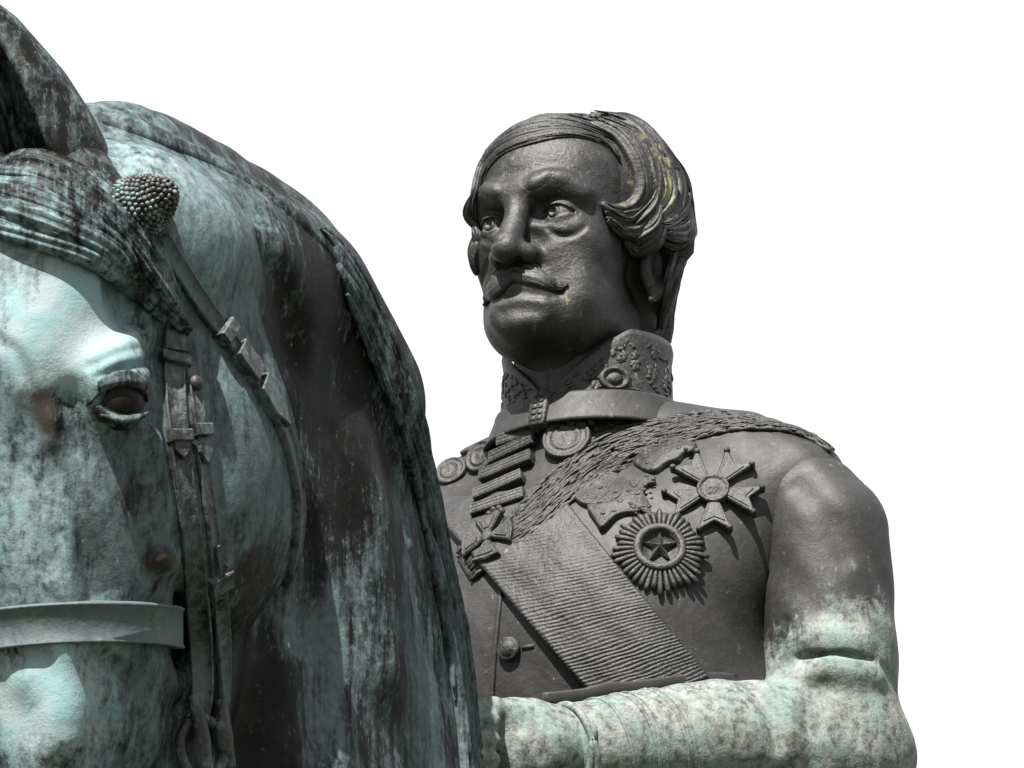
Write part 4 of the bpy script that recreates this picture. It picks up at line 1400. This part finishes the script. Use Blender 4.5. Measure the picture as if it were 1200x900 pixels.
    for _ in range(1100):
        i = int(rr.uniform(1, 86)); u = rr.uniform(-0.93, 0.93)
        ln = rr.uniform(9, 34); k = max(2, int(ln / 9))
        skew = rr.uniform(-0.12, 0.26) * ln
        j = min(88, i + int(ln / 6.2) + 1)
        z = 3.0 + 1.6 * (1 - u * u) + rr.uniform(-0.4, 1.5)
        p0 = P[i] + Bn[i] * W[i] * u + Nn[i] * z
        p2 = P[j] + Bn[j] * (W[j] * u + skew * 0.8) + Nn[j] * (z - 0.9)
        pm = (p0 + p2) / 2 + Nn[i] * rr.uniform(0.4, 1.3) + Bn[i] * rr.uniform(-1, 1)
        r_ = rr.uniform(0.75, 1.7) * (0.55 + 0.45 * min(1, W[i] / 12))
        a6 = np.linspace(0, 2 * math.pi, 6, endpoint=False)
        cb.add(*sweep(smooth_path([p0, pm, p2], 6), np.repeat(Nn[i:i + 1], 6, 0), lambda i_, t: np.stack([np.cos(a6), np.sin(a6) * 0.85], 1) * (r_ * (0.35 + 0.75 * math.sin(math.pi * (0.12 + 0.76 * t))))))
    for e in (1, -1):                                                   # corded edges
        E = P + Bn * (W * 0.97 * e)[:, None] + Nn * 2.2
        a8 = np.linspace(0, 2 * math.pi, 8, endpoint=False)
        E += Nn * (0.7 * np.sin(np.arange(90) * 1.9))[:, None]
        cb.add(*sweep(E, Nn, lambda i_, t: np.stack([np.cos(a8), np.sin(a8)], 1) * (2.2 + 0.5 * math.sin(i_ * 1.9))))
    link_mesh('shoulder_cordon', *cb.get(), M_RELIEF, rider)

    # ---- five slanted ribbon bars
    for (x0, y0), (x1, y1) in [((589, 522), (648, 500)), ((580, 542), (633, 517)), ((568, 564), (629, 539)), ((559, 588), (617, 563)), ((556, 605), (619, 584))]:
        fr = band_fr((x0 + x1) / 2, (y0 + y1) / 2, 0, 16, 0.35, 3.0)
        def on_plane(x, y):
            q = pix_dir(x, y)
            return CAML + q * (((fr[0] - CAML) @ fr[3]) / (q @ fr[3]))
        ex = on_plane(x1, y1) - on_plane(x0, y0); L_ = np.linalg.norm(ex) / 2; ex /= L_ * 2
        n = fr[3]; ey = np.cross(n, ex)
        poly = [(-L_, -6), (L_ * .96, -6.4), (L_, 0), (L_ * .97, 6.6), (-L_ * .97, 6.0), (-L_ * 1.02, 0)]
        bb = Bag(); bb.add(*plate(poly, 0, 8.5, 1.0, 6))
        for q in range(3):
            yy = -3.6 + 3.6 * q
            bb.add(*plate([(-L_ * .93, yy - .5), (L_ * .9, yy - .5), (L_ * .9, yy + .5), (-L_ * .93, yy + .5)], 8.2, 8.9, .3, 0.5))
        V, F = bb.get()
        link_mesh('medal_bar', put((fr[0], ex, ey, n), V), F, M_RELIEF, rider, smooth=False)

    # ---- round medals hanging on the right breast
    def round_medal(px, py, r, spin=0, tilt=0.0, seed=0, face=0.3, lift=2.0):
        fr = band_fr(px, py, spin, 12, face, lift)
        o, ex, ey, n = fr
        n2 = n + ey * -tilt; n2 /= np.linalg.norm(n2); ey = np.cross(n2, ex)
        V, F = lathe2([(r, -14), (r, 4.2), (r - .8, 5.4), (r - 2.4, 5.6), (r - 3.0, 4.5), (r * .62, 4.6), (r * .6, 5.4), (r * .5, 5.4), (r * .46, 4.6), (r * .2, 5.2), (0.3, 5.6)], 44)
        a = np.arctan2(V[:, 1], V[:, 0]); q = np.hypot(V[:, 0], V[:, 1])
        V[:, 2] += np.where(q < r * .45, 0.5 * np.sin(3 * a + seed) * np.sin(q), 0)
        link_mesh('medal', put((o, ex, ey, n2), V), F, M_RELIEF, rider)
    round_medal(567, 538, 16, 0, 0.1, 1)
    round_medal(531, 556, 15, 0, 0.1, 2)
    round_medal(666, 519, 22, 0, 0.0, 3, 0.12, 4)
    for (x0, y0), (x1, y1) in [((519, 543), (543, 529)), ((545, 532), (584, 515))]:
        a_, b_ = coat_solid.pix(x0, y0), coat_solid.pix(x1, y1)
        if a_[0] is None or b_[0] is None:
            continue
        Pq = np.linspace(a_[0], b_[0], 5); Nq = np.linspace(a_[1], b_[1], 5)
        link_mesh('medal_ribbon', *sweep(Pq, Nq, lambda i, u: np.array([(-5, -4), (5, -4), (5, 3.5), (3.8, 4.6), (-3.8, 4.6), (-5, 3.5)])), M_RELIEF, rider, smooth=False)
    # ribbon knot above the large medal
    fr = band_fr(672, 503, 0, 8, 0.2, 3)
    kb = Bag()
    for dx, dy, r_ in ((-9, 0, 5), (0, 3, 6), (9, 1, 5.5), (17, 2, 4), (4, -4, 5)):
        V, F = lathe2([(r_, -3), (r_, 2), (r_ * .8, 4.5), (r_ * .4, 6), (.2, 6.3)], 14); V[:, 0] += dx; V[:, 1] += dy
        kb.add(V, F)
    link_mesh('medal_knot', put(fr, kb.get()[0]), kb.get()[1], M_RELIEF, rider)

    # ---- crown and cross at the throat of the sash
    fr = band_fr(584, 608, 0, 10)
    kb = Bag()
    for i in range(7):
        a = 2 * math.pi * i / 7
        V, F = lathe2([(3.6, -2), (3.6, 6), (2.6, 8.5), (1.2, 9.6), (.2, 9.8)], 12); V[:, 0] += 6.5 * math.cos(a); V[:, 1] += 6.5 * math.sin(a)
        kb.add(V, F)
    V, F = lathe2([(6, -2), (6, 5), (4, 7.5), (.3, 8)], 20); kb.add(V, F)
    link_mesh('crown', put(fr, kb.get()[0]), kb.get()[1], M_RELIEF, rider)
    fr = band_fr(577, 637, 6, 14)
    o, ex, ey, n = fr
    cross = [o + n * 2, ex, ey, n]
    kb = Bag()
    V, F = lathe2([(6, -3), (6, 9), (4.6, 11), (2.5, 10.4), (.3, 11.4)], 24)
    core = link_mesh('cross_boss', put(cross, V), F, M_RELIEF, rider)
    for k in range(4):
        a = k * math.pi / 2 - 0.15
        arm = np.array([(4.5, -3.2), (24, -13.5), (26, 0), (24, 13.5), (4.5, 3.2)])
        V, F = plate(arm, 0, 9.5, 1.4, 4)
        Rm = np.array([[math.cos(a), -math.sin(a)], [math.sin(a), math.cos(a)]])
        V[:, :2] = V[:, :2] @ Rm.T
        V2, F2 = plate(np.array([(9, -2.6), (21, -8.6), (22, 0), (21, 8.6), (9, 2.6)]), 9.3, 10.6, .8, .5)
        V2[:, :2] = V2[:, :2] @ Rm.T
        ab = Bag(); ab.add(V, F); ab.add(V2, F2)
        link_mesh('cross_arm', put(cross, ab.get()[0]), ab.get()[1], M_RELIEF, rider, smooth=False)
    fb = Bag()
    for i in range(14):                                                 # bullion fringe at the cross
        q0 = (562 - 1.2 * i, 612 + 1.7 * i); q1 = (551 - 1.0 * i, 622 + 2.2 * i)
        h0, h1 = coat_solid.pix(*q0), coat_solid.pix(*q1)
        if h0[0] is None or h1[0] is None:
            continue
        a6 = np.linspace(0, 2 * math.pi, 6, endpoint=False)
        fb.add(*sweep(np.linspace(h0[0] + h0[1] * 3, h1[0] + h1[1] * 3, 5), np.repeat(h0[1][None], 5, 0), lambda i_, t: np.stack([np.cos(a6), np.sin(a6)], 1) * 1.6))
    if fb.n:
        link_mesh('bullion_fringe', *fb.get(), M_RELIEF, rider)

    # ---- left breast: scrolled clasp, rosette disc with eagle, five-armed star, sunburst
    Z3 = lambda x, y: (500 + x / 3.75, 470 + y / 3.75)
    def pix_plate(name, pts, z1, bev=1.0, bumps=0, seed=0, sink=4.0):
        px = [Z3(*p) for p in pts]
        c = np.mean(px, axis=0)
        fr = band_fr(c[0], c[1], 0, 12)
        o, ex, ey, n = fr
        P2 = []
        for q in px:
            d = pix_dir(*q); t = ((o - CAML) @ n) / (d @ n)
            w = CAML + d * t - o
            P2.append((w @ ex, w @ ey))
        P2 = np.array(P2)
        area = np.sum(P2[:, 0] * np.roll(P2[:, 1], -1) - np.roll(P2[:, 0], -1) * P2[:, 1])
        if area < 0:
            P2 = P2[::-1]
        S = smooth_path(np.vstack([P2, P2[:1]]), 64)[:-1]
        bb = Bag(); bb.add(*plate(S, 0, z1, bev, sink))
        r = np.random.default_rng(seed)
        for _ in range(bumps):
            w = r.dirichlet(np.ones(3)); k = r.integers(0, len(P2), 3)
            c2 = w @ P2[k]
            q = r.uniform(1.6, 3.4)
            V, F = lathe2([(q, 0), (q * .8, .9), (q * .4, 1.5), (.1, 1.7)], 10, 1, r.uniform(.5, 1))
            V[:, :2] += c2; V[:, 2] += z1 - .4
            bb.add(V, F)
        link_mesh(name, put(fr, bb.get()[0]), bb.get()[1], M_RELIEF, rider)
    pix_plate('scrolled_clasp', [(915, 285), (960, 240), (1010, 212), (1050, 215), (1085, 180), (1140, 192), (1192, 205), (1180, 235), (1140, 245), (1110, 275), (1060, 290), (1010, 326), (960, 322)], 7, 1.4, 16, 1)
    pix_plate('eagle_badge', [(875, 372), (930, 352), (1000, 338), (1000, 362), (965, 385), (955, 415), (978, 455), (990, 520), (950, 492), (915, 500), (880, 500), (830, 515), (770, 565), (742, 530), (705, 470), (760, 462), (840, 440)], 4.5, 1.0, 22, 2)
    fr = band_fr(705, 576, 0, 12)
    prof = [(24, -4), (24, 3)]
    for r_ in np.arange(23, 3, -3.2):
        prof += [(r_, 4.6), (r_ - 1.2, 4.6), (r_ - 1.8, 3.7), (r_ - 2.8, 3.7)]
    prof += [(2.0, 5.2), (.3, 5.4)]
    V, F = lathe2(prof, 48)
    link_mesh('rosette_disc', put(fr, V), F, M_RELIEF, rider)

    fr = band_fr(836, 577, 0, 34)
    fr = (fr[0] + fr[3] * 1.0,) + fr[1:]
    o, ex, ey, n = fr
    V, F = lathe2([(16, -4), (16, 6.5), (15, 8), (13, 8.2), (12.2, 6.8), (9, 6.8), (6, 7.8), (3, 8.6), (.3, 8.8)], 44)
    a = np.arctan2(V[:, 1], V[:, 0]); q = np.hypot(V[:, 0], V[:, 1])
    V[:, 2] += np.where(q > 14.5, 0.5 * np.cos(22 * a), np.where(q < 9.5, 0.7 * np.sin(4 * a + 1) * np.sin(q * .8), 0))
    link_mesh('star_medallion', put(fr, V * .92), F, M_RELIEF, rider)
    for k in range(5):
        a = 2 * math.pi * k / 5 - 0.30
        Rm = np.array([[math.cos(a), -math.sin(a)], [math.sin(a), math.cos(a)]])
        arm = np.array([(10, -4.5), (43, -15.5), (45, -13.5), (36, 0), (45, 13.5), (43, 15.5), (10, 4.5)])
        ab = Bag(); ab.add(*plate(arm, 0, 5.4, 1.2, 4))
        ab.add(*plate(np.array([(14, -3.4), (37, -10.6), (32.5, 0), (37, 10.6), (14, 3.4)]), 5.2, 6.4, .7, .5))
        for t in (-14.5, 14.5):
            V, F = lathe2([(2.6, -3), (3.2, 3), (2.9, 5.6), (1.8, 7.2), (.2, 7.8)], 14); V[:, 0] += 44.5; V[:, 1] += t
            ab.add(V, F)
        V, F = ab.get(); V = V.copy(); V[:, :2] = V[:, :2] @ Rm.T
        link_mesh('star_arm', put(fr, V * .92), F, M_RELIEF, rider, smooth=False)

    fr = band_fr(773, 643, 0, 40, 0, -4.0)
    rb = Bag()
    rr = np.random.default_rng(3)
    for k in range(40):
        a = 2 * math.pi * (k + .15 * rr.random()) / 40
        r1 = 41 * (0.86 + 0.22 * rr.random()) * (1 + 0.10 * math.cos(a + 1.57))
        a8 = np.linspace(0, 2 * math.pi, 8, endpoint=False)
        d = np.array([math.cos(a), math.sin(a), 0.0])
        pts = np.array([d * 18 + [0, 0, 5.5], d * 26 + [0, 0, 5.2], d * 34 + [0, 0, 4.4], d * r1 + [0, 0, 2.4]])
        rb.add(*sweep(smooth_path(pts, 7), np.tile([0, 0, 1.0], (7, 1)), lambda i_, t: np.stack([np.cos(a8) * (1.5 + 1.5 * t), np.sin(a8) * 2.6], 1) * (1 if t < .9 else .6)))
    V, F = lathe2([(38, -4), (38, 1.5), (20, 3.5), (.3, 3.5)], 48); rb.add(V, F)
    burst = link_mesh('sunburst_rays', put(fr, rb.get()[0]), rb.get()[1], M_RELIEF, rider)
    V, F = lathe2([(23, 0), (23.5, 8), (22, 10), (19, 10.4), (17, 9.4), (16.2, 4.4), (.3, 4.2)], 48)
    link_mesh('sunburst_ring', put(fr, V), F, M_RELIEF, rider)
    V = [(0, 0, 11.5)]; F = []
    for i in range(10):
        r_ = 15.5 if i % 2 == 0 else 6.2
        a = math.pi / 2 + i * math.pi / 5
        V += [(r_ * math.cos(a), r_ * math.sin(a), 7.2 if i % 2 == 0 else 5.4), (r_ * math.cos(a), r_ * math.sin(a), 2)]
    for i in range(10):
        j = (i + 1) % 10
        F += [(0, 1 + 2 * i, 1 + 2 * j), (1 + 2 * i, 2 + 2 * i, 2 + 2 * j, 1 + 2 * j)]
    link_mesh('sunburst_star', put(fr, V), F, M_RELIEF, rider, smooth=False)

    # ---- buttons and the front edge of the coat
    for px, py in ((598, 761),):
        fr = band_fr(px, py, 0, 8)
        V, F = lathe2([(9.5, -2), (11, 2.5), (10.6, 5), (9, 6.2), (7.4, 5.6), (6.6, 6.6), (3.5, 7.6), (.3, 7.9)], 32)
        link_mesh('button', put(fr, V), F, M_RELIEF, rider)
        h = coat_solid.pixpath([(612, 759), (619, 758), (626, 757)])
        P, Nn = np.array([q[0] for q in h]), np.array([q[1] for q in h])
        a8 = np.linspace(0, 2 * math.pi, 8, endpoint=False)
        link_mesh('buttonhole', *sweep(P, Nn, lambda i, t: np.stack([np.cos(a8) * 2, np.sin(a8) * 1.6], 1)), M_RELIEF, rider)
    h = coat_solid.pixpath([(588, 690), (585, 715), (582, 745), (579, 780), (577, 812), (576, 850)])
    Q = smooth_path(np.hstack([np.array([q[0] for q in h]), np.array([q[1] for q in h])]), 30)
    link_mesh('coat_edge', *sweep(Q[:, :3], Q[:, 3:], lambda i, t: np.array([(-2.6, -2), (2.6, -2), (2.4, 1.6), (1.2, 2.6), (-1.2, 2.6), (-2.4, 1.6)])), M_COAT, rider)

    # ---- gauntlet: seams round the cuff and the flared edge standing behind it
    ax = (EL - WR); axn = ax / np.linalg.norm(ax)
    u0 = np.cross(axn, [0, 0, 1.0]); u0 /= np.linalg.norm(u0); v0 = np.cross(u0, axn)
    def arm_ring(t, slant, w, hgt, name):
        pts, nn = [], []
        for a in np.linspace(0, 2 * math.pi, 49) + (math.pi if (RZ @ u0) @ FWD < 0 else 0.0):
            d = u0 * math.cos(a) + v0 * math.sin(a)
            o = WR + axn * (t + slant * math.sin(a))
            p, n_ = sleeve_solid.ray(o + d * 140, -d)
            if p is not None:
                pts.append(p); nn.append(n_)
        wr_ = np.zeros((49 * 6, 3), np.float32); wr_[:, 0] = .8; wr_[:, 1] = 1.0
        V, F = sweep(np.array(pts), np.array(nn), lambda i, s_: np.array([(-w, -1.5), (w, -1.5), (w * .9, hgt * .6), (w * .4, hgt), (-w * .4, hgt), (-w * .9, hgt * .6)]))
        link_mesh(name, V, F, M_COAT, rider, attr=wr_[:len(V)])
    arm_ring(2, -6, 3.6, 4.5, 'glove_hem')
    for t, w in ((34, 1.6), (58, 1.8), (66, 1.4), (86, 1.6), (93, 2.2)):
        arm_ring(t, -10, w, 1.5, 'cuff_seam')
    back = RZ.T @ FWD; back -= axn * (back @ axn); back /= np.linalg.norm(back)
    upv = np.cross(axn, back); upv *= np.sign(upv[2])
    pts = []
    for i, t in enumerate(np.linspace(-14, 178, 28)):
        dd = upv * 0.93 + back * 0.36
        p, n_ = sleeve_solid.ray(WR + axn * max(t, 4) + dd * 140, -dd)
        pts.append(p + axn * min(0, t - 4) + dd * (8.5 + 0.9 * math.sin(i * .9) + 0.5 * math.sin(i * 2.3)))
    pts = smooth_path(np.array(pts)[[0, 3, 6, 9, 12, 15, 18, 21, 24, 27]], 40)
    V, F = sweep(pts, np.tile(upv * .95 + back * .1, (40, 1)), lambda i, t: np.array([(-2.6, -14), (2.6, -14), (3.0, 2.2), (1.8, 4.0), (-1.8, 4.0), (-3.0, 2.2)]))
    w = np.zeros((len(V), 3), np.float32); w[:, 0] = -.3; w[:, 1] = -.4; w[:, 2] = -.3
    link_mesh('gauntlet_edge', V, F, M_COAT, rider, attr=w)
